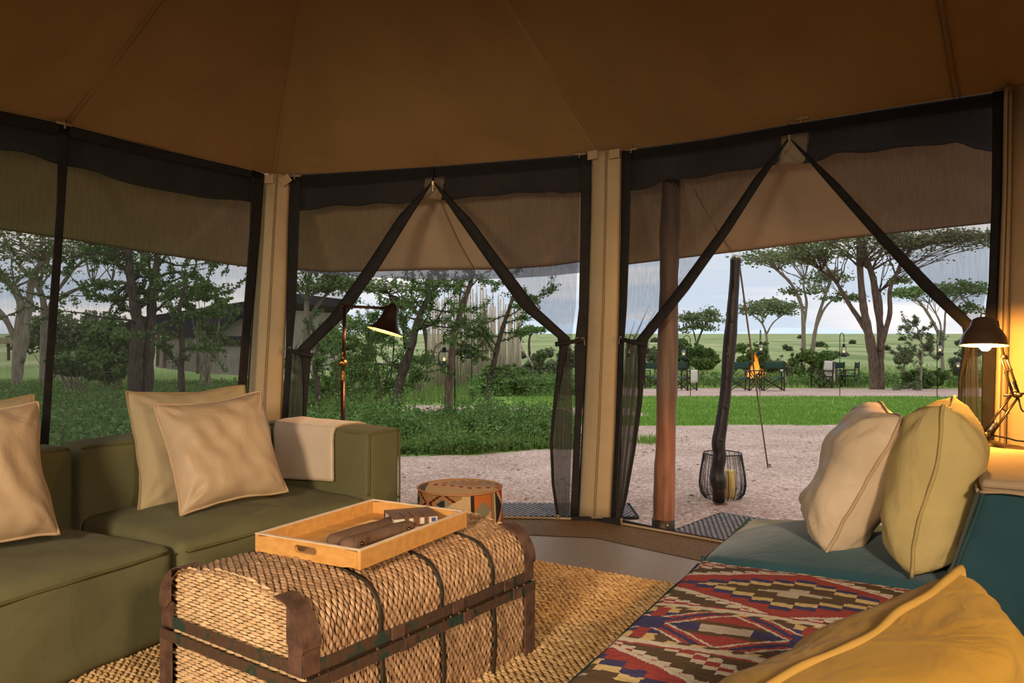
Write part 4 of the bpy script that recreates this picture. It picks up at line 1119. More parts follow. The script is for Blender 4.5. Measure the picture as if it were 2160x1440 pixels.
n1 = N(gt_, 'ShaderNodeTexNoise', Scale=1.1, Detail=5); gt_.links.new(co.outputs['Object'], n1.inputs[0])
r1b = ramp(gt_, n1.outputs[0], [(.35, (.80, .76, .74)), (.65, (1.0, 1.0, 1.0))])
m1 = N(gt_, 'ShaderNodeMixRGB', blend_type='MULTIPLY'); m1.inputs[0].default_value = 1; gt_.links.new(r1.outputs[0], m1.inputs[1]); gt_.links.new(r1b.outputs[0], m1.inputs[2])
n2 = N(gt_, 'ShaderNodeTexNoise', Scale=.9, Detail=8); gt_.links.new(co.outputs['Object'], n2.inputs[0])
r2 = ramp(gt_, n2.outputs[0], [(.35, (.115, .22, .03)), (.65, (.18, .29, .045))])
mpf = N(gt_, 'ShaderNodeMapping'); mpf.inputs['Scale'].default_value = (.10, .035, 1); gt_.links.new(co.outputs['Object'], mpf.inputs[0])
n3 = N(gt_, 'ShaderNodeTexNoise', Scale=1.0, Detail=8); gt_.links.new(mpf.outputs[0], n3.inputs[0])
r3 = ramp(gt_, n3.outputs[0], [(.36, (.13, .185, .058)), (.47, (.21, .26, .10)), (.56, (.26, .30, .125)), (.66, (.36, .36, .20))])
sc_ = N(gt_, 'ShaderNodeSeparateXYZ'); gt_.links.new(a.outputs[0], sc_.inputs[0])
mA = N(gt_, 'ShaderNodeMixRGB'); gt_.links.new(sc_.outputs[1], mA.inputs[0]); gt_.links.new(r3.outputs[0], mA.inputs[1]); gt_.links.new(r2.outputs[0], mA.inputs[2])
mB = N(gt_, 'ShaderNodeMixRGB'); gt_.links.new(sc_.outputs[0], mB.inputs[0]); gt_.links.new(mA.outputs[0], mB.inputs[1]); gt_.links.new(m1.outputs[0], mB.inputs[2])
gt_.links.new(mB.outputs[0], gb.inputs['Base Color']); gb.inputs['Roughness'].default_value = .95; gb.inputs['Specular IOR Level'].default_value = .15
bp = N(gt_, 'ShaderNodeBump', Strength=.55, Distance=.012); gt_.links.new(vo.outputs[0], bp.inputs['Height']); bp.invert = True; gt_.links.new(bp.outputs[0], gb.inputs['Normal'])
ys = [-40, -10, 0, 3, 4.6]
y_ = 4.6
while y_ < 6000:
    y_ *= 1.0125 if y_ < 60 else 1.05
    ys.append(y_)
nxs = 230; vs, cl = [], []
for y in ys:
    w = max(9, abs(y)*1.15 + 7)
    for i in range(nxs+1):
        u = 2*i/nxs-1; x = u*w
        k = ground_kind(x, y) if y > 2 else 1
        far = min(1, max(0, (y-30)/40))
        z = gz(y) + (.01*noise.noise((x*1.5, y*1.5, 0)) if 5 < y < 60 else 0)
        vs.append((x, y, z)); cl.append((1 if k == 1 else 0, 1 if k == 0 else (1-far)*.75, 0, 1))
fs = [(j*(nxs+1)+i, j*(nxs+1)+i+1, (j+1)*(nxs+1)+i+1, (j+1)*(nxs+1)+i) for j in range(len(ys)-1) for i in range(nxs)]
me = npmesh('ground', np.array(vs), np.array(fs)); me.polygons.foreach_set('use_smooth', [True]*len(fs))
att = me.color_attributes.new('cover', 'FLOAT_COLOR', 'POINT'); att.data.foreach_set('color', np.array(cl, np.float32).ravel())
gr = link('ground', me, GRAV); tag(gr, 'pinkish gravel, lawn and open grassland outside the tent', None, None, 'structure')
HILL = M('hill_haze_paint', (.55, .65, .77), (.57, .67, .79), .001, 1.0, spec=0)  # distance haze painted into the hill colour
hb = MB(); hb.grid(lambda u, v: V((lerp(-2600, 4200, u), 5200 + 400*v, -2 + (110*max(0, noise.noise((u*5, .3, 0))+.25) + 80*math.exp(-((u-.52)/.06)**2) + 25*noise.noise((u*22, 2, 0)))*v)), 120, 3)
o = hb.build('hills', HILL, None, org=(800, 5200, 0), smooth=True); tag(o, 'hills on the horizon, faint blue by painted haze', None, None, 'structure')

# ---- plants
def gzv(y): return np.interp(y, GY, GZ)
def blades(name, xs, ys_, h, w, mat, bend=.4, label=None, cat='grass'):
    n = len(xs); z = gzv(ys_) - .01; an = rng.uniform(0, 2*np.pi, n); hh = h*rng.uniform(.55, 1.2, n); be = rng.uniform(.1, 1, n)*bend*hh
    dx, dy = np.cos(an), np.sin(an); ww = w*rng.uniform(.7, 1.3, n)
    b0 = np.stack([xs - dy*ww, ys_ + dx*ww, z], 1); b1 = np.stack([xs + dy*ww, ys_ - dx*ww, z], 1)
    m0 = np.stack([xs + dx*be*.35 - dy*ww*.7, ys_ + dy*be*.35 + dx*ww*.7, z + hh*.6], 1); m1_ = np.stack([xs + dx*be*.35 + dy*ww*.7, ys_ + dy*be*.35 - dx*ww*.7, z + hh*.6], 1)
    t = np.stack([xs + dx*be, ys_ + dy*be, z + hh*.95], 1)
    v = np.stack([b0, b1, m0, m1_, t], 1).reshape(-1, 3); i = (np.arange(n)*5)[:, None]
    f = np.concatenate([i + [0, 1, 3], i + [0, 3, 2], i + [2, 3, 4]], 0)
    o = npobj(name, v, f, mat); tag(o, label, cat, None, 'stuff'); return o
def leaves_at(c, size, flat=.0, jit=0, elong=1.6):
    """small diamond leaves at the points c"""
    n = len(c); a = rng.normal(0, 1, (n, 3)); a[:, 2] *= (1-flat); a /= np.linalg.norm(a, axis=1)[:, None]+1e-9
    b = rng.normal(0, 1, (n, 3)); b[:, 2] *= (1-flat*.5); b -= a*(a*b).sum(1)[:, None]; b /= np.linalg.norm(b, axis=1)[:, None]+1e-9
    s = (size*rng.uniform(.6, 1.3, n))[:, None]
    v = np.stack([c - a*s*elong*.5, c + b*s*.5, c + a*s*elong*.5, c - b*s*.5], 1).reshape(-1, 3)
    return v, (np.arange(n)*4)[:, None] + np.array([0, 1, 2, 3])
def leafobj(name, c, size, mat, parent, flat=0, elong=1.6):
    v, f = leaves_at(np.asarray(c, float), size, flat, elong=elong); o = npobj(name, v, f, mat, parent); return o
GRASS_S = leafmat('lawn_grass', (.11, .23, .025), (.20, .33, .06)); GRASS_L = leafmat('long_grass', (.10, .18, .03), (.20, .27, .075))
HERB = leafmat('herb_leaves', (.055, .13, .025), (.16, .25, .07)); ACL = leafmat('acacia_leaves', (.10, .14, .05), (.20, .235, .10))
THL = leafmat('thorn_leaves', (.06, .12, .03), (.14, .22, .06)); BUSH = leafmat('bush_leaves', (.08, .15, .035), (.18, .26, .08))
GREYB = leafmat('greyish_leaves', (.12, .15, .07), (.20, .23, .12))
def scatter(n, xa, xb, ya, yb, test, persp=True):
    """scatter points on the ground where test is true, denser near"""
    u = rng.uniform(0, 1, n); y = ya*(yb/ya)**u if persp else ya+(yb-ya)*u; x = rng.uniform(0, 1, n)
    X = (xa(y) + (xb(y)-xa(y))*x); keep = np.array([test(a, b) for a, b in zip(X, y)], bool)
    return X[keep], y[keep]
X, Y = scatter(60000, lambda y: 0*y+.0, lambda y: y*.66, 11.2, 20.5, lambda x, y: ground_kind(x, y) == 0)
blades('lawn_grass', X, Y, .055, .006, GRASS_S, .6, 'short bright green lawn grass between gravel and fire terrace')
X, Y = scatter(12000, lambda y: -y*.36, lambda y: y*.09+.2, 8.2, 12.0, lambda x, y: ground_kind(x, y) == -1 and x > -.36*y)
blades('long_grass', X, Y, .20, .004, GRASS_L, .6, 'long green grass of the planted bed beyond the left doorway')
X, Y = scatter(50000, lambda y: -y*.72-1, lambda y: -y*.20, 6.2, 34, lambda x, y: x < -.3*y or y > 13.5)
blades('long_grass', X, Y, .30, .008, GRASS_L, .6, 'long grass seen through the netting on the left')
X, Y = scatter(30000, lambda y: -y*.25, lambda y: y*.68, 13.6, 60, lambda x, y: ground_kind(x, y) == -1 and (y > 26.5 or x < 3.5))
blades('long_grass', X, Y, .30, .012, GRASS_L, .6, 'long grass beyond the footpath and the fire terrace')
# leafy herbs : stems carrying leaves
def herbs(n, xa, xb, ya, yb, test, hgt, lsz, per, label):
    X, Y = scatter(n, xa, xb, ya, yb, test); k = len(X); h = hgt*rng.uniform(.5, 1.25, k)*(np.clip((14.2-Y)/4, .22, 1) if 'herbs' in label else 1)
    if 'herbs' in label:
        h *= np.array([.45 + 1.3*max(0, noise.noise((a_*1.6, b_*1.6, 2))+.25) for a_, b_ in zip(X, Y)])*np.clip((Y-7.9 - .30*(X+1.2))/1.1, .5, 1)*np.where(rng.uniform(0, 1, k) > .94, 1.9, 1)
    t = rng.uniform(.25, 1, (k, per)); sp_ = .10*h[:, None]
    c = np.stack([X[:, None] + rng.normal(0, 1, (k, per))*sp_*(.5+t), Y[:, None] + rng.normal(0, 1, (k, per))*sp_*(.5+t), gzv(Y)[:, None] + h[:, None]*t], 2).reshape(-1, 3)
    v, f = leaves_at(c, lsz, .35); o = npobj('undergrowth', v, f, HERB); tag(o, label, 'plants', None, 'stuff')
herbs(6400, lambda y: -y*.34, lambda y: y*.09+.2, 8.0, 13.4, lambda x, y: ground_kind(x, y) == -1 and x > -.34*y, .30, .025, 24, 'leafy green herbs filling the bed beyond the left doorway')
herbs(3600, lambda y: -y*.72, lambda y: -y*.30, 6.5, 24, lambda x, y: True, .32, .036, 16, 'leafy weeds in the grass outside the left window')
herbs(1800, lambda y: -y*.05, lambda y: y*.14, 14, 24, lambda x, y: ground_kind(x, y) == -1, .45, .06, 16, 'pale leafy weeds round the foot of the pole screen')
herbs(700, lambda y: y*.14, lambda y: y*.62, 27.5, 34, lambda x, y: ground_kind(x, y) == -1, .45, .06, 16, 'leafy weeds along the far edge of the fire terrace')
tuft = GD(1368, 9.3)
blades('grass_tuft', tuft.x + rng.normal(0, .12, 260), tuft.y + rng.normal(0, .12, 260), .10, .005, GRASS_S, .8, 'small tuft of grass on the gravel beside the reddish pole', 'grass')
# pebbles
pb = MB()
for _ in range(420):
    y = random.uniform(5.3, 11); x = random.uniform(-.2*y, .62*y)
    if ground_kind(x, y) != 1: continue
    r = random.uniform(.006, .018); pb.sphere((x, y, gz(y)+r*.3), r, 5, (1.2, 1, .6))
o = pb.build('pebbles', M('pebble', (.30, .20, .16), (.55, .45, .38), 3, .9, island=True), None); tag(o, 'loose pebbles lying on the pinkish gravel', 'pebbles', None, 'stuff')

BARK_D = M('dark_bark', (.10, .075, .055), (.045, .033, .025), 14, .95, .8, 40, stretch=(2, 2, .5))
BARK_P = M('pale_bark', (.30, .25, .19), (.19, .155, .115), 8, .95, .5, 40, stretch=(2, 2, .5))
BARK_B = M('brown_bark', (.17, .115, .08), (.075, .05, .036), 12, .95, .9, 30, stretch=(2, 2, .4))
def px_path(pts, d): return [P(x, y, d if not isinstance(d, (list, tuple)) else d[i]) for i, (x, y) in enumerate(pts)]
def branch_to(b, start, end, r0, r1, lift=.35, n=8, jit=.06, sides=5):
    L = (end-start).length; mid = lerp(start, end, .5) + V((0, 0, L*lift*.5)) + V((random.gauss(0, 1), random.gauss(0, 1), random.gauss(0, .5)))*L*jit
    pts = []
    for i in range(n+1):
        t = i/n; p = start*(1-t)**2 + mid*2*t*(1-t) + end*t*t
        if 0 < i < n: p += V((random.gauss(0, 1), random.gauss(0, 1), random.gauss(0, 1)))*L*.012
        pts.append(p)
    b.tube(pts, [lerp(r0, r1, (i/n)**.7) for i in range(n+1)], sides); return pts
def acacia(name, stems, d, canopies, label, bark, leafm, r0, leafn=20, lsize=.07, twigs=60, group=None, forks=None, dj=1.0):
    """flat topped tree: stems are pixel polylines at depth d; canopies (px, py, half width px, half height px, n) """
    r0 *= .55; leafn = int(leafn*.55); base = P(*stems[0][0], d); base.z = min(base.z, gz(base.y))
    t = root(name, base, label, 'tree', group); s = d/F; ends = []
    for k, st in enumerate(stems):
        b = MB(); pts = px_path(st, d); dyo = random.uniform(-1, 1)*.5*k*dj
        pts = [p + V((0, dyo*i/max(1, len(pts)-1), 0)) for i, p in enumerate(pts)]
        if st[0] == stems[0][0] or k == 0: pts[0].z = min(pts[0].z, gz(d) - .05)
        sm = smooth_pts(pts, 5); ra = r0 if k == 0 else (r0*.85 if st[0][1] > stems[0][0][1]-6 else r0*.6)
        b.tube(sm, [max(.012, ra*(1 - .55*(i/(len(sm)-1)))*(1.25 if i == 0 and k == 0 else .8 if i == 0 else 1)*(1+.08*random.gauss(0, 1))) for i in range(len(sm))], 9)
        b.build('trunk', bark, t, smooth=True); ends += [(sm[-1], ra*.42), (sm[int(len(sm)*.7)], ra*.5)]
    bb = MB(); C_ = []
    for (cx, cy, hw, hh, n) in canopies:
        for _ in range(n):
            a = random.uniform(0, 2*math.pi); q = math.sqrt(random.uniform(0, 1)); ex = cx + hw*q*math.cos(a)
            z = cy + hh*(.9*q*q - .35)*1.0 + random.gauss(0, hh*.25)
            e = P(ex, z, d); e.y += hw*s*.8*q*math.sin(a)
            st, sr = min(ends, key=lambda q_: (q_[0]-e).length + random.uniform(0, 1)*hw*s)
            pts = branch_to(bb, st, e, sr*random.uniform(.35, .6), .006+.0006*d*.3, -.25 if e.z < st.z else .25)
            for p_ in (pts[-1], pts[-2], pts[-3], lerp(pts[-1], pts[-2], .5)):
                C_.append(np.array(p_) + rng.normal(0, 1, (leafn//4, 3))*np.array((hw*s*.10+.10, hw*s*.10+.10, hh*s*.16+.02)))
            for _ in range(2):
                q0 = pts[random.randint(4, 7)]; e2 = q0 + V((random.gauss(0, 1)*hw*s*.16, random.gauss(0, 1)*hw*s*.16, random.gauss(0, .3)*hh*s*.3))
                bb.tube([q0, lerp(q0, e2, .5) + V((0, 0, .02)), e2], [.010+.0002*d, .007+.0002*d, .004], 3)
                C_.append(np.array(e2) + rng.normal(0, 1, (leafn//5, 3))*np.array((hw*s*.09+.08, hw*s*.09+.08, hh*s*.12+.02)))
    if bb.v: bb.build('branches', bark, t, smooth=True)
    if C_: leafobj('crown', np.concatenate(C_), lsize, leafm, t, .45)
    return t
def thorn(name, stem, d, label, r0, bark, nb=26, bl=.9, leafs=7, lsize=.03, leafm=None, up=.3, tb=.2, te=1.0, group=None, dense=1.0):
    """thorn tree whose leaves sit in tufts right along crooked branches"""
    r0 *= .8; lsize *= .72; pts = px_path(stem, d); pts[0].z = min(pts[0].z, gz(d)-.03)
    t = root(name, pts[0], label, 'tree', group); sm = smooth_pts(pts, 8); m = len(sm)-1
    b = MB(); b.tube(sm, [max(.008, r0*(1-.62*i/m)*(1+.10*math.sin(i*1.3))*(1.35 if i == 0 else 1)) for i in range(m+1)], 10); b.build('trunk', bark, t, smooth=True)
    bb = MB(); C_ = []
    def grow(st, dr, L, r, lvl):
        n = 7; p = st.copy(); pts = [p.copy()]; dr = dr.normalized()
        for i in range(n):
            dr = (dr + V((random.gauss(0, .28), random.gauss(0, .28), random.gauss(.02, .2)))).normalized(); p = p + dr*L/n; pts.append(p.copy())
            if lvl == 0 and i > 0 and random.random() < .5:
                sd = (dr + V((random.gauss(0, .9), random.gauss(0, .9), random.gauss(.1, .6)))).normalized(); grow(p, sd, L*random.uniform(.25, .55), r*.5, 1)
        bb.tube(pts, [lerp(r, .003, i/n) for i in range(n+1)], 4)
        for i in range(n):
            for k in range(int(2*dense)):
                q = lerp(pts[i], pts[i+1], random.random())
                C_.append(np.array(q) + rng.normal(0, 1, (leafs, 3))*(.010 + lsize*.55))
    nb = int(nb*.62)
    for k in range(nb):
        f = lerp(tb, te, (k+random.random())/nb); q = sm[min(m, int(f*m))]; a = random.uniform(0, 2*math.pi)
        grow(q, V((math.cos(a), math.sin(a)*.7, random.gauss(up, .35))), bl*random.uniform(.5, 1.15)*(1.15-.5*f), r0*.30*(1.2-.6*f), 0)
    bb.build('branches', bark, t, smooth=True); leafobj('leaf_tufts', np.concatenate(C_), lsize, leafm or THL, t)
    return t
def bush(name, px, py, hw, hh, d, label, leafm, n=5000, lsize=.06, group=None, lob=15, cat='bush'):
    """rounded bush of several lobes on thin stems; centre px,py, half sizes in pixels at depth d"""
    c = P(px, py, d); s = d/F; bs = V((c.x, d, gz(d))); t = root(name, bs, label, cat, group); st = MB(); C_ = []
    for k in range(lob):
        a = random.uniform(0, 6.28); q = math.sqrt(random.random())*.85
        lc = V((c.x + hw*s*q*math.cos(a), d + hw*s*q*math.sin(a)*.7, c.z + hh*s*random.uniform(-1.0, .6))); lr = hw*s*random.uniform(.18, .36)
        m = n//lob; v = rng.normal(0, 1, (m, 3)); v /= np.linalg.norm(v, axis=1)[:, None]; v *= (rng.uniform(.25, 1, (m, 1))**.4)
        C_.append(np.array(lc) + v*np.array((lr, lr, min(lr*.85, hh*s*.55))))
        st.tube([bs + V((random.gauss(0, .1), random.gauss(0, .1), -.03)), lerp(bs, lc, .5) + V((random.gauss(0, .08), 0, 0)), lc], [.02, .014, .006], 4)
        for _ in range(3):
            e = lc + V((random.gauss(0, 1), random.gauss(0, 1), abs(random.gauss(.6, .5))))*lr*.8; st.tube([lc, e], [.008, .004], 3)
            C_.append(np.array(e) + rng.normal(0, lr*.14, (m//12, 3)))
    st.build('stems', BARK_P, t); pts = np.concatenate(C_); pts[:, 2] = np.maximum(pts[:, 2], gz(d)+.03)
    leafobj('leafage', pts, lsize, leafm, t); return t

# seen through the left window
acacia('acacia_tree', [[(34, 765), (42, 690), (44, 640), (22, 600), (-20, 570)], [(44, 765), (52, 690), (58, 630), (66, 580), (100, 530), (150, 470)], [(34, 720), (10, 660), (-40, 610)]], 21,
       [(-20, 520, 190, 26, 34), (90, 490, 140, 22, 26), (40, 575, 110, 14, 16)], 'pale barked acacia with forked trunk left of the black centre tape', BARK_P, ACL, .26, 36, .075)
acacia('acacia_tree', [[(90, 770), (94, 690), (92, 640), (78, 600), (40, 560)], [(94, 690), (108, 630), (130, 590), (150, 560), (190, 530)], [(108, 640), (160, 610), (235, 592)]], 23,
       [(150, 535, 120, 20, 26), (200, 500, 130, 24, 26), (210, 600, 60, 12, 8)], 'pale acacia with spreading limbs directly behind the black centre tape', BARK_P, ACL, .22, 30, .075)
thorn('thorn_tree', [(283, 842), (286, 760), (290, 690), (280, 620), (272, 560), (268, 500)], 14.5, 'big dark thorn tree in the left window, left stem of the twin trunk', .175, BARK_D, 24, 2.3, 7, .050, THL, .15, .45, 1)
thorn('thorn_tree', [(308, 842), (312, 770), (318, 690), (322, 620), (330, 560), (336, 500)], 14.7, 'big dark thorn tree in the left window, right stem of the twin trunk', .155, BARK_D, 26, 2.4, 7, .050, THL, .15, .4, 1)
thorn('thorn_tree', [(386, 850), (382, 780), (384, 720), (378, 660), (390, 600)], 12.5, 'slender thorn tree in front of the pale neighbouring tent', .075, BARK_D, 20, 1.2, 7, .042, THL, .25, .25, 1)
bush('bush', 232, 735, 70, 55, 19, 'dense green bush left of the dark twin trunk', BUSH, 6000, .075)
bush('bush', 165, 765, 55, 30, 17, 'low pale green bush beside the centre tape of the window', BUSH, 3500, .07)
bush('bush', 430, 640, 45, 60, 20, 'green scrub rising in front of the neighbouring tent roof', BUSH, 3000, .06)
bush('scrub_thicket', 110, 690, 140, 40, 36, 'distant grey green scrub between the pale trunks', GREYB, 5000, .12)
# neighbouring tent
NC = M('pale_canvas', (.36, .32, .25), (.31, .27, .21), 3, .9, .1, 60); NR = M('dark_tent_roof', (.030, .027, .036), (.022, .02, .026), 3, .85)
d = 24.0
nb_ = root('neighbour_tent', GD(440, d), 'pale canvas guest tent with a dark roof, half hidden by trees on the left', 'tent')
def quadprism(pts, dd, d0): 
    b = MB(); a = [P(x, y, d0) for x, y in pts]; c = [p + V((.9, dd, 0)) for p in a]; n = len(a)
    b.add(a + c, [tuple(range(n)), tuple(range(2*n-1, n-1, -1))] + [(i, n+i, n+(i+1) % n, (i+1) % n) for i in range(n)]); return b
quadprism([(418, 702), (530, 650), (560, 650), (560, 795), (418, 786)], 6, d).build('gable_wall', NC, nb_, merge=True)
quadprism([(330, 712), (420, 704), (420, 786), (330, 775)], 5, d+.3).build('side_wall', NC, nb_, merge=True)
quadprism([(406, 700), (526, 634), (570, 612), (570, 634), (535, 650), (410, 712)], 6.5, d-.5).build('gable_fly', NR, nb_, merge=True)
quadprism([(195, 702), (300, 668), (526, 634), (570, 625), (405, 712), (320, 706)], 5, d+.2).build('roof_fly', NR, nb_, merge=True)
quadprism([(438, 709), (496, 709), (496, 728), (438, 728)], .06, d-.08).build('window_opening', M('tent_window_dark', (.035, .033, .032), None, 5, .9), nb_, merge=True)
for x, y0 in ((332, 772), (347, 775), (417, 788)): MB().tube([P(x+2, 700, d-.4), P(x, y0, d-.4)], .05, 6).build('pole', BARK_B, nb_)
d = 34.0
fb_ = root('far_tent', GD(12, d), 'small far shelter with a tan roof behind the pale trunks at the left edge', 'tent')
quadprism([(-40, 712), (32, 712), (30, 724), (-40, 726)], 3, d).build('roof', M('tan_thatch', (.36, .29, .18), (.28, .22, .13), 5, .9), fb_, merge=True)
for x in (-30, 18): MB().tube([P(x, 722, d+.3), P(x, 760, d+.3)], .06, 6).build('pole', BARK_B, fb_)
d = 40.0
rb_ = root('far_tent', GD(135, d), 'far dark tent roof above the grass right of the centre tape', 'tent')
quadprism([(112, 718), (128, 712), (152, 698), (190, 690), (200, 718)], 5, d).build('roof', NR, rb_, merge=True)
quadprism([(118, 718), (195, 718), (195, 810), (118, 810)], 4, d+.3).build('wall', NC, rb_, merge=True)

# seen through the left doorway
acacia('acacia_tree', [[(632, 890), (640, 800), (646, 700), (648, 620), (660, 540)], [(640, 700), (665, 640), (700, 595)]], 15, [(690, 590, 60, 22, 22), (640, 590, 40, 30, 12)],
       'leaning pale trunk behind the left door leaf', BARK_P, BUSH, .14, 44, .06)
thorn('thorn_tree', [(668, 872), (670, 820), (664, 775), (668, 735), (660, 690)], 11.6, 'short dark trunk beside the gathered left door leaf', .06, BARK_D, 14, .9, 7, .032, THL, .3, .3)
thorn('thorn_tree', [(834, 880), (838, 830), (850, 785), (868, 730), (882, 675), (905, 625), (934, 588)], 12.0, 'dark thorn tree leaning right, just right of the bronze lamp shade', .105, BARK_D, 26, 1.35, 8, .034, THL, .2, .35)
thorn('thorn_tree', [(948, 884), (946, 830), (952, 770), (956, 720), (972, 660), (990, 605), (1000, 570)], 12.0, 'brown thorn tree directly right of the hanging lantern', .085, BARK_B, 22, 1.15, 8, .032, THL, .15, .3)
thorn('thorn_tree', [(1018, 866), (1030, 820), (1042, 765), (1052, 720), (1064, 680), (1078, 640), (1092, 600)], 12.4, 'slim dark thorn tree before the right part of the pole screen', .07, BARK_D, 24, 1.1, 8, .032, THL, .2, .25)
thorn('sapling', [(806, 866), (800, 800), (788, 740), (780, 690)], 12.6, 'thin brown sapling behind the floor lamp, left of the leaning thorn tree', .028, BARK_B, 20, .9, 7, .032, THL, .2, .2)
thorn('sapling', [(820, 860), (824, 800), (830, 740), (832, 680)], 13.2, 'thin straight sapling just left of the leaning thorn tree', .026, BARK_B, 20, .9, 7, .032, THL, .2, .2)
thorn('sapling', [(715, 870), (712, 810), (706, 760), (690, 700)], 12.8, 'spindly sapling behind the bronze lamp pole', .02, BARK_B, 18, .9, 6, .032, THL, .2, .15)
thorn('sapling', [(760, 866), (765, 810), (770, 750), (785, 690)], 13.6, 'spindly sapling between the lamp pole and the twin saplings', .02, BARK_B, 20, 1.0, 6, .034, THL, .2, .15)
acacia('acacia_tree', [[(905, 800), (900, 720), (880, 660), (820, 620)]], 30, [(800, 605, 120, 22, 40), (860, 640, 50, 20, 14)], 'spreading acacia crown behind the lamp shade', BARK_D, ACL, .2, 44, .085)
for (x, y, hw, hh, d, l) in ((690, 800, 50, 50, 15, 'green scrub behind the lamp pole'), (770, 790, 60, 50, 16.5, 'green scrub below the bronze lamp shade'), (740, 700, 60, 45, 19, 'high scrub behind the lamp arm'), (880, 770, 32, 45, 19, 'scrub between the leaning tree and the pole screen')):
    bush('scrub', x, y, hw, hh, d, l, BUSH, 1300, .045)
bush('bush', 1075, 800, 60, 26, 20, 'low dark bush at the right foot of the pole screen', BUSH, 3600, .07)
bush('bush', 1125, 760, 40, 28, 30, 'grey green bush right of the pole screen', GREYB, 2500, .09)
acacia('acacia_tree', [[(1118, 760), (1116, 720), (1122, 700)]], 62, [(1125, 694, 34, 12, 22)], 'small flat topped acacia right of the pole screen', BARK_D, BUSH, .2, 40, .16)
bush('bush', 1190, 760, 60, 20, 45, 'distant grey bush behind the right leaf of the left door', GREYB, 2000, .13)
# pole screen : every pole its own part
d = 24.0; scr = root('pole_screen', GD(1000, d), 'tall curved screen of pale poles standing among the trees', 'screen')
POLE = M('pale_pole', (.50, .42, .31), (.36, .29, .205), 3, .9, .3, 30, stretch=(3, 3, .6), island=False)
npol = 74
for i in range(npol):
    u = i/(npol-1); px = 903 + (1100-903)*u + random.gauss(0, .8); dd = d + 1.4*math.sin(math.pi*u) - 1.0*u + random.gauss(0, .03)
    top = 632 - 50*max(0, math.sin(math.pi*min(1, u*1.25)))*random.uniform(.2, 1.0) + random.uniform(-8, 26)
    if i in (20, 26, 27, 41, 43): top = 588 + random.uniform(0, 10)
    a_, c_ = GD(px, dd), P(px + random.gauss(0, 2.2), top, dd)
    MB().tube([a_, lerp(a_, c_, .5) + V((random.gauss(0, .015), 0, 0)), c_], [.034*random.uniform(.7, 1.1), .030, .016], 6).build('pole', POLE, scr, smooth=True)
MB().tube([P(1098, 725, d-.9), P(1124, 772, d-1.2)], .03, 6).build('brace', POLE, scr, smooth=True)

# seen through the right doorway
acacia('acacia_tree', [[(1474, 770), (1470, 730), (1482, 695), (1496, 672)], [(1470, 730), (1462, 700), (1450, 680)]], 66, [(1482, 665, 52, 20, 34), (1470, 690, 46, 12, 16)], 'rounded acacia above the green bush beside the reddish pole', BARK_B, ACL, .22, 44, .16)
acacia('acacia_tree', [[(1620, 770), (1618, 725), (1615, 700), (1606, 680), (1585, 662)], [(1617, 705), (1630, 680), (1655, 660)]], 60, [(1622, 640, 64, 17, 44), (1612, 655, 56, 12, 18)], 'flat topped acacia right of the dark pole, behind the fire', BARK_P, ACL, .20, 40, .15)
acacia('acacia_tree', [[(1694, 790), (1695, 720), (1692, 650), (1670, 600), (1640, 570)], [(1695, 690), (1700, 640), (1692, 600), (1700, 560)]], 37, [(1640, 535, 90, 26, 46), (1690, 520, 80, 20, 26), (1700, 610, 50, 14, 10)], 'tall pale acacia, straight stem of the pair behind the green chairs', BARK_P, ACL, .22, 40, .10)
acacia('acacia_tree', [[(1712, 790), (1715, 730), (1726, 670), (1745, 610), (1760, 570)], [(1722, 690), (1740, 650), (1770, 620)]], 38, [(1750, 580, 60, 18, 22), (1775, 625, 40, 10, 12)], 'tall pale acacia, leaning stem of the pair behind the green chairs', BARK_P, ACL, .21, 40, .10)
acacia('acacia_tree', [[(1846, 822), (1842, 760), (1832, 700), (1822, 650), (1815, 580), (1812, 500), (1805, 430)], [(1858, 822), (1858, 760), (1862, 700), (1855, 640), (1848, 580), (1835, 530), (1838, 470)],
       [(1834, 712), (1822, 680), (1800, 640), (1775, 590), (1750, 568)], [(1855, 740), (1864, 700), (1872, 660), (1870, 610), (1888, 565), (1905, 530)], [(1858, 778), (1868, 735), (1882, 690), (1895, 640), (1902, 610)]], 26.5,
       [(1800, 500, 150, 26, 70), (1930, 500, 150, 24, 54), (1720, 530, 70, 14, 18), (1890, 590, 40, 10, 8), (2050, 500, 110, 22, 30)], 'large multi stemmed thorn acacia on the fire terrace', BARK_B, ACL, .30, 40, .075)
acacia('acacia_tree', [[(1990, 790), (1986, 740), (1978, 700), (1950, 650), (1925, 625)], [(1984, 720), (1985, 680), (1965, 640)], [(1988, 740), (1994, 690), (2000, 650), (2030, 620)]], 44, [(1945, 612, 66, 16, 34), (2030, 604, 80, 16, 40), (2060, 650, 40, 16, 12)], 'pale acacia with fanned stems behind the right lantern', BARK_P, BUSH, .2, 40, .12)
bush('bush', 1476, 742, 52, 36, 33, 'large rounded green bush behind the chair with the white blanket', BUSH, 9000, .085, lob=12)
bush('bush', 1572, 752, 44, 30, 35, 'dark green bush behind the fire', BUSH, 4500, .085)
bush('bush', 1640, 770, 40, 20, 36, 'low grey green bush right of the fire', GREYB, 2600, .085)
bush('bush', 1715, 765, 48, 34, 33, 'olive green bush under the pair of tall pale acacias', BUSH, 5000, .085)
bush('bush', 1905, 752, 22, 14, 48, 'small grey bush on the plain behind the big tree', GREYB, 1500, .11)
thorn('sapling', [(1942, 806), (1944, 770), (1946, 735), (1938, 700), (1926, 672)], 25.5, 'spiky young thorn tree right of the big multi stemmed tree', .045, BARK_P, 26, 1.0, 7, .055, GREYB, .3, .05)
bush('bush', 1952, 795, 44, 18, 27.5, 'low leafy growth at the foot of the spiky young tree', BUSH, 3600, .075)
bush('bush', 1385, 745, 26, 20, 42, 'grey green bush left of the reddish pole', GREYB, 2400, .11)
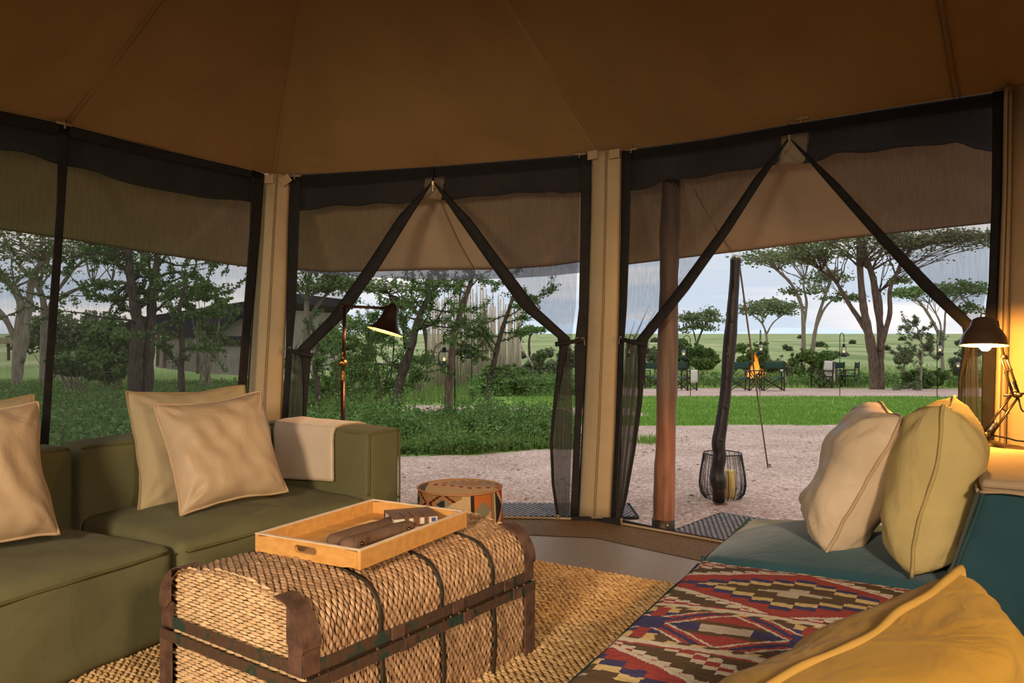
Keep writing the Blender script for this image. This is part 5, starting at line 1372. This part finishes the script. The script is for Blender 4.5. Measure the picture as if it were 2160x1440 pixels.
bush('bush', 2040, 745, 40, 40, 30, 'thin grey green scrub behind the right door leaf', GREYB, 2400, .08)
k = 0
db = [(1380, 717, 9, 5), (1730, 728, 8, 4), (1800, 722, 5, 3), (1905, 715, 6, 3), (1660, 735, 10, 5), (1345, 722, 8, 5), (1775, 745, 12, 5), (1960, 730, 10, 4), (1690, 712, 4, 2), (1870, 735, 7, 4)]
dl_ = ('left of the reddish pole', 'above the dark folding table', 'small one under the horizon before the big tree', 'right of the big tree near the horizon', 'right of the fire', 'behind the left leaf of the right door', 'between the table lantern and the big tree', 'behind the spiky young tree', 'beside the pair of tall pale acacias', 'just right of the big trunk')
for (x, y, hw, hh), l_ in zip(db, dl_):
    dd = (CH+1.25)*F/(y+hh-HY)
    bush('plain_bush', x, y, hw, hh, dd, 'tiny distant bush on the plain, ' + l_, GREYB, 320, .0042*dd, 'distant bushes on the plain', 4)

# ---- poles carrying the fly
def knotty(name, pts, rad, mat, label, seed, knots):
    t = root(name, V(pts[0]), label, 'pole'); sm = smooth_pts(pts, 14); m = len(sm)-1; b = MB(); n = 16; b.tube(sm, [rad(i/m) for i in range(m+1)], n)
    vs = []
    for i in range(m+1):
        for j in range(n):
            p = V(b.v[i*n+j]); c = sm[i]; vs.append(tuple(c + (p-c)*(1 + .07*noise.noise(p*9+V((seed, 0, 0))))))
    b.v = vs
    b.build('shaft', mat, t, smooth=True); return t
REDW = newmat('weathered_red_wood'); rw, rt_, rb2, ro_ = REDW; MATS['weathered_red_wood'] = rw
co = N(rt_, 'ShaderNodeTexCoord'); mpn = N(rt_, 'ShaderNodeMapping'); mpn.inputs['Scale'].default_value = (9, 9, .8); rt_.links.new(co.outputs['Object'], mpn.inputs[0])
n1 = N(rt_, 'ShaderNodeTexNoise', Scale=2.6, Detail=7); rt_.links.new(mpn.outputs[0], n1.inputs[0])
ra_ = ramp(rt_, n1.outputs[0], [(.32, (.085, .034, .018)), (.5, (.205, .078, .038)), (.68, (.30, .125, .062))]); rb3 = ramp(rt_, n1.outputs[0], [(.32, (.06, .035, .024)), (.68, (.15, .09, .06))])
sx2 = N(rt_, 'ShaderNodeSeparateXYZ'); rt_.links.new(co.outputs['Object'], sx2.inputs[0])
mth = N(rt_, 'ShaderNodeMath', operation='MULTIPLY_ADD'); mth.inputs[1].default_value = .35; rt_.links.new(n1.outputs[0], mth.inputs[0]); rt_.links.new(sx2.outputs[2], mth.inputs[2])
mr2 = N(rt_, 'ShaderNodeMapRange'); mr2.inputs[1].default_value = .75; mr2.inputs[2].default_value = 1.05; rt_.links.new(mth.outputs[0], mr2.inputs[0])
mxr = N(rt_, 'ShaderNodeMixRGB'); rt_.links.new(mr2.outputs[0], mxr.inputs[0]); rt_.links.new(ra_.outputs[0], mxr.inputs[1]); rt_.links.new(rb3.outputs[0], mxr.inputs[2])
rt_.links.new(mxr.outputs[0], rb2.inputs['Base Color']); rb2.inputs['Roughness'].default_value = .6
bp = N(rt_, 'ShaderNodeBump', Strength=.4, Distance=.01); rt_.links.new(n1.outputs[0], bp.inputs['Height']); rt_.links.new(bp.outputs[0], rb2.inputs['Normal'])
DPOLE = M('dark_oiled_wood', (.020, .013, .013), (.008, .006, .008), 6, .42, .5, 10, stretch=(6, 6, 1), spec=.35)
q0, q1 = P(1399, 1106, 4.95), P(1416, 384, 4.95)
pA = knotty('tent_pole', [q0, P(1404, 930, 4.95), P(1409, 720, 4.95), P(1412, 520, 4.95), q1], lambda t: .066 - .008*t + (.003*math.sin(t*17)), rw, 'weathered reddish brown pole just outside the right doorway', 1, ())
kb_ = MB(); kb_.lathe([(.071, 0), (.071, .085), (.064, .09)], q0 + V((0, 0, -.05)), 20); kb_.build('shoe', DARKMETAL, pA, smooth=True)
MB().sphere(q0 + V((.01, -.072, .01)), .010, 10).build('bolt', CHROME, pA, smooth=True)
MB().tube([q1 + V((0, 0, -.14)), q1 + V((0, 0, .01))], .056, 14).build('tenon', DPOLE, pA, smooth=True)
g0 = P(1516, 1046, 5.72)
pB = knotty('tent_pole', [P(1517, 1030, 5.72), P(1513, 1000, 5.72), P(1518, 960, 5.71), P(1516, 930, 5.71), P(1528, 850, 5.70), P(1538, 740, 5.68), P(1546, 640, 5.66), P(1552, 545, 5.64)],
            lambda t: .050 - .012*t + .006*math.exp(-((t-.1)/.04)**2) + .006*math.exp(-((t-.26)/.05)**2) + .004*math.sin(t*19), DPOLE, 'dark knotty pole leaning under the edge of the fly sheet', 5, ())
MB().lathe([(.044, -.08), (.044, .04), (.040, .045)], P(1516, 1034, 5.72) , 18, cap=True).build('shoe', DARKMETAL, pB, smooth=True)
sh0 = P(1517, 1046, 5.72)
MB().tube([sh0 + V((0, 0, .0)), V((sh0.x+.01, sh0.y, -.06))], .012, 8).lathe([(.0, .03), (.05, .02), (.07, -.01)], V((sh0.x+.01, sh0.y, -.04)), 12).build('ground_spike', RUST, pB, smooth=True)
MB().tube([P(1552, 550, 5.64), P(1553, 531, 5.64)], .030, 12).build('steel_tip', CHROME, pB, smooth=True)
for (y, s) in ((572, 1), (676, 1), (748, -1), (858, 1), (928, -1)):
    t_ = (1030-y)/485; px = lerp(1517, 1551, t_)
    MB().sphere(P(px+8*s*.4, y, 5.62), .011, 8, (1, .6, 1.5)).build('knot', DPOLE, pB, smooth=True)
gs = G(1620, 987)
o = MB().tube([P(1558, 545, 5.66), lerp(P(1558, 545, 5.66), gs, .5) - V((0, 0, .02)), gs], .0065, 6).build('guy_rope', M('brown_rope', (.20, .12, .06), (.14, .08, .045), 60, .9), None, org=gs, smooth=True)
tag(o, 'brown guy rope running from the dark pole to a peg in the gravel', 'rope')
pg = MB(); pg.tube([gs + V((.01, 0, -.05)), gs + V((.02, .0, .035))], .008, 6).tube([gs + V((.02, 0, .035)), gs + V((-.01, 0, .03))], .006, 6)
o = pg.build('tent_peg', RUST, None, org=gs, smooth=True); tag(o, 'rusty tent peg in the gravel at the foot of the guy rope', 'peg')

# ---- wire lantern basket with a candle
bkc = V((1.575, 5.96, gz(5.9))); bk = root('wire_lantern', bkc, 'black wire basket lantern standing on the gravel behind the dark pole', 'lantern')
WIRE = M('black_wire', (.015, .014, .014), None, 9, .5, metal=.5)
def bprof(t): return pl([(.125, .0), (.162, .045), (.172, .10), (.166, .18), (.150, .27), (.140, .335)], t)
ns = 40
for nm, tw1 in (('ribs', 0), ('lattice', 1)):
    b = MB()
    for i in range(ns):
        a0 = 2*math.pi*i/ns
        if nm == 'ribs':
            if i % 2: continue
            b.tube([bkc + V((bprof(j/12)[0]*math.cos(a0), bprof(j/12)[0]*math.sin(a0), bprof(j/12)[1])) for j in range(13)], .0024, 3, cap=False)
    if nm == 'lattice':
        for k in range(1, 30):
            t = k/30; pts = []
            for i in range(2*ns):
                r, z = bprof(t); a0 = math.pi*i/ns; pts.append(bkc + V((r*math.cos(a0), r*math.sin(a0), z + (.0075 if i % 2 else -.0075))))
            b.tube(pts, .0015, 3, closed=True)
    b.build(nm, WIRE, bk)
for t in (0, .5, 1):
    if t == .5: continue
    r, z = bprof(t); MB().tube([bkc + V((r*math.cos(a), r*math.sin(a), z)) for a in [2*math.pi*i/40 for i in range(40)]], .0045, 6, closed=True).build('hoop', WIRE, bk)
cdl = bkc + V((.05, -.02, .0)); ca = root('candle', cdl, 'fat yellow pillar candle inside the wire basket lantern', 'candle')
MB().lathe([(.0, .0), (.035, 0), (.038, .004), (.038, .205), (.034, .212), (.012, .204), (0, .203)], cdl, 24).build('wax', M('yellow_wax', (.75, .56, .19), (.68, .50, .16), 9, .5, spec=.4), ca, smooth=True)
MB().tube([cdl + V((0, 0, .2)), cdl + V((.003, 0, .225))], .002, 5).build('wick', BLACKTAPE, ca)

# ---- woven rubber mats at the doors
RUB = M('grey_rubber', (.16, .15, .155), (.10, .095, .10), 20, .6, .2, 100, spec=.35, island=True); RUBD = M('black_rubber', (.02, .02, .022), None, 9, .8)
def linkmat(c, ax, ay, L, Wd, label):
    z = gz(c.y); t = root('door_mat', V((c.x, c.y, z)) + ax*L/2 + ay*Wd/2, label, 'mat'); O = V((c.x, c.y, z))
    R_ = Matrix((ax, ay, V((0, 0, 1)))).transposed()
    MB().box(O + ax*L/2 + ay*Wd/2 + V((0, 0, .005)), (L, Wd, .008), R_).build('backing', RUBD, t)
    MB().tube([O + V((0, 0, .012)), O + ax*L + V((0, 0, .012)), O + ax*L + ay*Wd + V((0, 0, .012)), O + ay*Wd + V((0, 0, .012))], .007, 5, closed=True).build('edge_wire', RUBD, t)
    b = MB(); pa, pb_ = .036, .030; nb2 = int(Wd/pb_); na2 = int(L/pa)
    for j in range(nb2):
        for i in range(na2):
            x = (i + .25 + .5*(j % 2))*pa; y = (j+.5)*pb_
            if x > L-.03: continue
            q = [O + ax*(x + dx) + ay*(y + dy) + V((0, 0, h)) for dx, dy, h in ((0, -.008, .010), (0, .014, .012), (.007, -.013, .021), (.007, .012, .024), (.022, -.013, .021), (.022, .012, .024), (.029, -.008, .010), (.029, .014, .012))]
            b.add(q, [(0, 2, 3, 1), (2, 4, 5, 3), (4, 6, 7, 5), (0, 6, 4, 2), (1, 3, 5, 7)])
    b.build('links', RUB, t, kind='stuff')
wcd = WC[1]; wcn = WC[2]
linkmat(V((.985, 4.90, 0)), wcd, wcn, .95, .66, 'grey woven rubber doormat outside the right doorway, beside the teal sofa')
linkmat(V((-.78, 5.27, 0)), V((1, 0, 0)), V((0, 1, 0)), 1.62, .42, 'grey woven rubber doormat outside the left doorway, behind the pouffe')

# ---- folding chairs, tables, lanterns and the fire
CHW = M('chair_dark_wood', (.045, .022, .014), (.03, .015, .01), 8, .55, .1, 40); CHG = M('green_canvas', (.028, .062, .045), (.022, .05, .036), 12, .9, .1, 200)
def chairproto():
    t = root('folding_chair', V((0, 0, 0)), 'x', 'chair', 'folding chairs on the fire terrace'); W_, D_ = .30, .22
    for s in (-1, 1):
        MB().beam((s*W_, -D_, 0), (s*W_, -D_, .60), .04, .03).build('leg', CHW, t)
        MB().beam((s*W_, D_, 0), (s*W_, D_+.05, .92), .035, .035).build('back_post', CHW, t)
        MB().beam((s*W_, -D_-.03, .62), (s*W_, D_+.03, .62), .055, .025).build('arm', CHW, t, bevel=.006)
        MB().beam((s*W_, -D_, .40), (s*W_, D_, .40), .03, .03).build('seat_rail', CHW, t)
        MB().beam((s*W_, -D_, .06), (s*W_, D_, .06), .03, .025).build('foot_rail', CHW, t)
    for y in (-D_, D_):
        MB().beam((-W_+.02, y+.0, .04), (W_-.02, y, .40), .022, .035, up=(0, 1, 0)).build('cross_leg', CHW, t)
        MB().beam((W_-.02, y+.025, .04), (-W_+.02, y+.025, .40), .022, .035, up=(0, 1, 0)).build('cross_leg', CHW, t)
    MB().grid(lambda u, v: V((lerp(-W_, W_, u), lerp(-D_, D_, v), .43 - .035*math.sin(math.pi*u))), 10, 4).build('seat', CHG, t, smooth=True, solid=.008)
    MB().grid(lambda u, v: V((lerp(-W_-.02, W_+.02, u), D_+.035 + .01*v + .03*math.sin(math.pi*u), lerp(.69, .92, v) - .02*math.sin(math.pi*u)*v)), 10, 4).build('backrest', CHG, t, smooth=True, solid=.008)
    return t
chp = chairproto(); used = False
chs = [(1383, 819, 2.55, 'green folding chair left of the reddish pole'), (1444, 823, 2.25, 'green folding chair right of the reddish pole with a white blanket on its arm'),
       (1556, 824, 3.14, 'green folding chair facing the fire, directly right of the dark pole'), (1630, 824, 3.0, 'green folding chair right of the fire with a pale blanket on its arm'),
       (1733, 818, -1.45, 'folding chair side on, draped with a white blanket'), (1757, 814, -2.6, 'green folding chair behind the dark side table'), (1792, 816, -2.2, 'green folding chair nearest the big multi stemmed tree')]

chairs = []
for i, (x, y, rz, l) in enumerate(chs):
    c = chp if i == 0 else copy_tree(chp)
    p = G(x, y); c.location = p; c.rotation_euler = (0, 0, rz); c['label'] = l; chairs.append((p, rz))
WOOL = M('white_wool', (.62, .58, .50), (.52, .48, .40), 20, .95, .2, 100)
def chairblanket(ci, s, label):
    p, rz = chairs[ci]; R_ = Matrix.Rotation(rz, 3, 'Z'); b = MB()
    pr_ = [(s*.26, .60), (s*.275, .645), (s*.325, .648), (s*.345, .60), (s*.35, .25)]
    b.grid(lambda u, v: p + R_ @ V((pl(pr_, v)[0], lerp(-.20, .14, u) + .01*math.sin(v*7), pl(pr_, v)[1] + .012*math.sin(u*9)*v)), 8, 16)
    o = b.build('blanket', WOOL, None, org=p + R_ @ V((s*.3, 0, .6)), smooth=True, solid=.012); tag(o, label, 'blanket', 'pale blankets over the chair arms')
chairblanket(1, -1, 'white blanket over the arm of the chair right of the reddish pole'); chairblanket(3, -1, 'pale blanket hanging from the chair right of the fire')
p, rz = chairs[4]; R_ = Matrix.Rotation(rz, 3, 'Z'); b = MB()
b.grid(lambda u, v: p + R_ @ V((lerp(-.30, .30, u), pl([(.22, .60), (.25, .94), (.29, .945), (.32, .60), (.325, .22)], v)[0] + .015, pl([(.22, .60), (.25, .94), (.29, .945), (.32, .60), (.325, .22)], v)[1])), 8, 16)
o = b.build('blanket', WOOL, None, org=p, smooth=True, solid=.012); tag(o, 'white blanket draped over the back of the side on chair left of the table', 'blanket', 'pale blankets over the chair arms')
def foldtable(p, h, w, rz, label):
    t = root('folding_table', p, label, 'table', 'small folding tables on the fire terrace'); R_ = Matrix.Rotation(rz, 3, 'Z')
    def q(x, y, z): return p + R_ @ V((x, y, z))
    MB().box(q(0, 0, h), (w, w*.8, .025), R_).build('table_top', CHW, t, bevel=.004)
    for y in (-w*.3, w*.3):
        for s in (-1, 1): MB().beam(q(-s*w*.42, y + s*.012, 0), q(s*w*.42, y + s*.012, h-.012), .022, .035, up=(0, 1, 0)).build('cross_leg', CHW, t)
foldtable(G(1593, 823), .62, .46, 0, 'small folding table in front of the fire'); foldtable(G(1762, 816), .62, .55, .3, 'dark folding table among the chairs left of the big tree')
fc = G(1594, 812); fp = root('fire_bowl', fc, 'shallow rusty iron fire bowl between the two green chairs', 'fire bowl')
MB().lathe([(0, .06), (.25, .08), (.50, .17), (.66, .30), (.68, .30), (.52, .14), (.25, .04), (0, .02)], fc, 36).build('bowl', M('rusty_bowl', (.13, .06, .04), (.07, .035, .025), 6, .7), fp, smooth=True)
for i in range(3): 
    a = i*2.1; MB().beam(fc + V((.3*math.cos(a), .3*math.sin(a), 0)), fc + V((.25*math.cos(a), .25*math.sin(a), .09)), .05, .05).build('foot', RUST, fp)
LOG = M('charred_log', (.06, .04, .03), (.02, .016, .014), 6, .9, .5, 20)
for i in range(6):
    a = i*1.05+.3; e1 = fc + V((.42*math.cos(a), .42*math.sin(a), .20)); e2 = fc + V((-.10*math.cos(a), -.1*math.sin(a), .62))
    o = MB().tube([e1, lerp(e1, e2, .5), e2], [.055, .06, .045], 8).build('firewood', LOG, None, org=e1, smooth=True); tag(o, 'charred log leaning in the burning fire bowl, ' + ('pointing right', 'pointing to the back right', 'pointing to the back left', 'pointing left', 'at the front left', 'at the front right')[i], 'log', 'logs in the fire')
fm_ = bpy.data.materials.new('flame'); fm_.use_nodes = True; t_ = fm_.node_tree; t_.nodes.clear()
fo_ = N(t_, 'ShaderNodeOutputMaterial'); em = N(t_, 'ShaderNodeEmission'); tcn = N(t_, 'ShaderNodeTexCoord'); sz = N(t_, 'ShaderNodeSeparateXYZ'); t_.links.new(tcn.outputs['Generated'], sz.inputs[0])
fr_ = ramp(t_, sz.outputs[2], [(0, (1, .50, .10)), (.35, (1, .30, .03)), (1, (.85, .14, .01))]); t_.links.new(fr_.outputs[0], em.inputs[0]); em.inputs[1].default_value = 1.25
tr_ = N(t_, 'ShaderNodeBsdfTransparent'); mxf = N(t_, 'ShaderNodeMixShader'); fr2 = ramp(t_, sz.outputs[2], [(0, (.7, .7, .7)), (.5, (.62, .62, .62)), (1, (.15, .15, .15))]); t_.links.new(fr2.outputs[0], mxf.inputs[0])
t_.links.new(tr_.outputs[0], mxf.inputs[1]); t_.links.new(em.outputs[0], mxf.inputs[2]); t_.links.new(mxf.outputs[0], fo_.inputs[0])
fire = root('campfire', fc + V((0, 0, .2)), 'tall orange flames rising from the fire bowl', 'fire')
for i in range(13):
    a = random.uniform(0, 6.28); q = random.uniform(0, .30); h = random.uniform(.45, .8)*(1.35-q*2.2)*1.15; c = fc + V((q*math.cos(a), q*math.sin(a), .20)); b = MB()
    pts = [c + V((.05*math.sin(j*1.3+i), .04*math.cos(j+i), h*j/8)) for j in range(9)]; w = random.uniform(.09, .15)
    b.tube(pts, [w*.5, w*.85, w, w*.92, w*.75, w*.55, w*.36, w*.18, .008], 8); b.build('flame', fm_, fire, smooth=True)
lamp('fire_light', 'POINT', tuple(fc + V((0, 0, .8))), 60, (1, .42, .12), .2)
GLOBE = newmat('lantern_glass'); gm, gtt, gbb, goo = GLOBE; MATS['lantern_glass'] = gm
trn = N(gtt, 'ShaderNodeBsdfTransparent'); mg = N(gtt, 'ShaderNodeMixShader'); mg.inputs[0].default_value = .28; gbb.inputs['Base Color'].default_value = (.45, .46, .47, 1); gbb.inputs['Roughness'].default_value = .08
gtt.links.new(trn.outputs[0], mg.inputs[1]); gtt.links.new(gbb.outputs[0], mg.inputs[2]); gtt.links.new(mg.outputs[0], goo.inputs[0])
LB = M('lantern_black', (.012, .012, .014), (.02, .02, .022), 9, .4, metal=.4); FLM = emis('lantern_flame', (1, .45, .10), 4)
def lanternproto():
    t = root('hurricane_lantern', V((0, 0, 0)), 'x', 'lantern', 'hurricane lanterns on crooks'); o = V((0, 0, 0))
    MB().lathe([(0, 0), (.075, 0), (.08, .01), (.078, .05), (.05, .065), (.035, .075), (.03, .09)], o, 18).build('oil_tank', LB, t, smooth=True)
    gl_ = MB().lathe([(.034, .09), (.052, .13), (.056, .16), (.048, .20), (.036, .235)], o, 16).build('globe', gm, t, smooth=True)
    MB().lathe([(.045, .235), (.045, .25), (.03, .26), (.036, .285), (.03, .31), (.012, .318), (0, .318)], o, 16).build('chimney', LB, t, smooth=True)
    MB().sphere((0, 0, .125), .016, 8, (1, 1, 1.7)).build('flame', FLM, gl_, smooth=True)
    for s in (-1, 1): MB().tube(smooth_pts([(s*.07, 0, .03), (s*.085, 0, .12), (s*.08, 0, .22), (s*.035, 0, .27)], 4), .008, 6).build('side_tube', LB, t, smooth=True)
    MB().tube([V((.03*math.cos(a), 0, .31+.05*math.sin(a))) for a in [math.pi*i/8 for i in range(9)]], .003, 4).build('handle', LB, t)
    return t
def crookproto():
    t = root('crook', V((0, 0, 0)), 'x', 'pole', 'iron crooks carrying lanterns')
    hp = [V((0, 0, -.08)), V((0, 0, .8)), V((0, 0, 1.42))] + [V((-.09+.09*math.cos(a), 0, 1.42+.11*math.sin(a))) for a in [math.pi*i/8 for i in range(1, 9)]] + [V((-.18, 0, 1.33)), V((-.165, 0, 1.31))]
    MB().tube(hp, .009, 6).build('rod', LB, t, smooth=True); return t
lp_, cp_ = lanternproto(), crookproto()
# px of lantern foot, depth, heading of the crook, text
lans = [(937, 774, 12.6, .25, 'hanging before the brown thorn tree by the pole screen'), (988, 756, 17.0, 1.2, 'small and half hidden between two thorn trees'), (1442, 757, 19.6, .1, 'between the two tent poles'),
        (1605, 747, 19.4, 1.4, 'above the fire'), (1780, 752, 19.6, 1.75, 'above the dark table left of the big tree'), (1983, 749, 18.6, 1.45, 'right of the spiky young tree'), (1327, 752, 22.0, .3, 'seen through the left leaf of the right door'),
        (2021, 781, 22.0, .3, 'peeping out beside the right door leaf')]
for i, (x, y, d, rz, l) in enumerate(lans):
    q = lp_ if i == 0 else copy_tree(lp_); c = cp_ if i == 0 else copy_tree(cp_)
    p = P(x, y, d); q.location = p; q.rotation_euler = (0, 0, rz*.3); q['label'] = 'lit black hurricane lantern ' + l
    R_ = Matrix.Rotation(rz, 3, 'Z'); foot = p - R_ @ V((-.17, 0, 0)); hook = p.z + .36 - 1.31
    c.location = (foot.x, foot.y, hook); c.rotation_euler = (0, 0, rz); c['label'] = 'black iron crook for the lantern ' + l
    if hook > gz(foot.y):
        c.scale = (1, 1, (p.z+.36-gz(foot.y))/1.31); c.location.z = gz(foot.y)
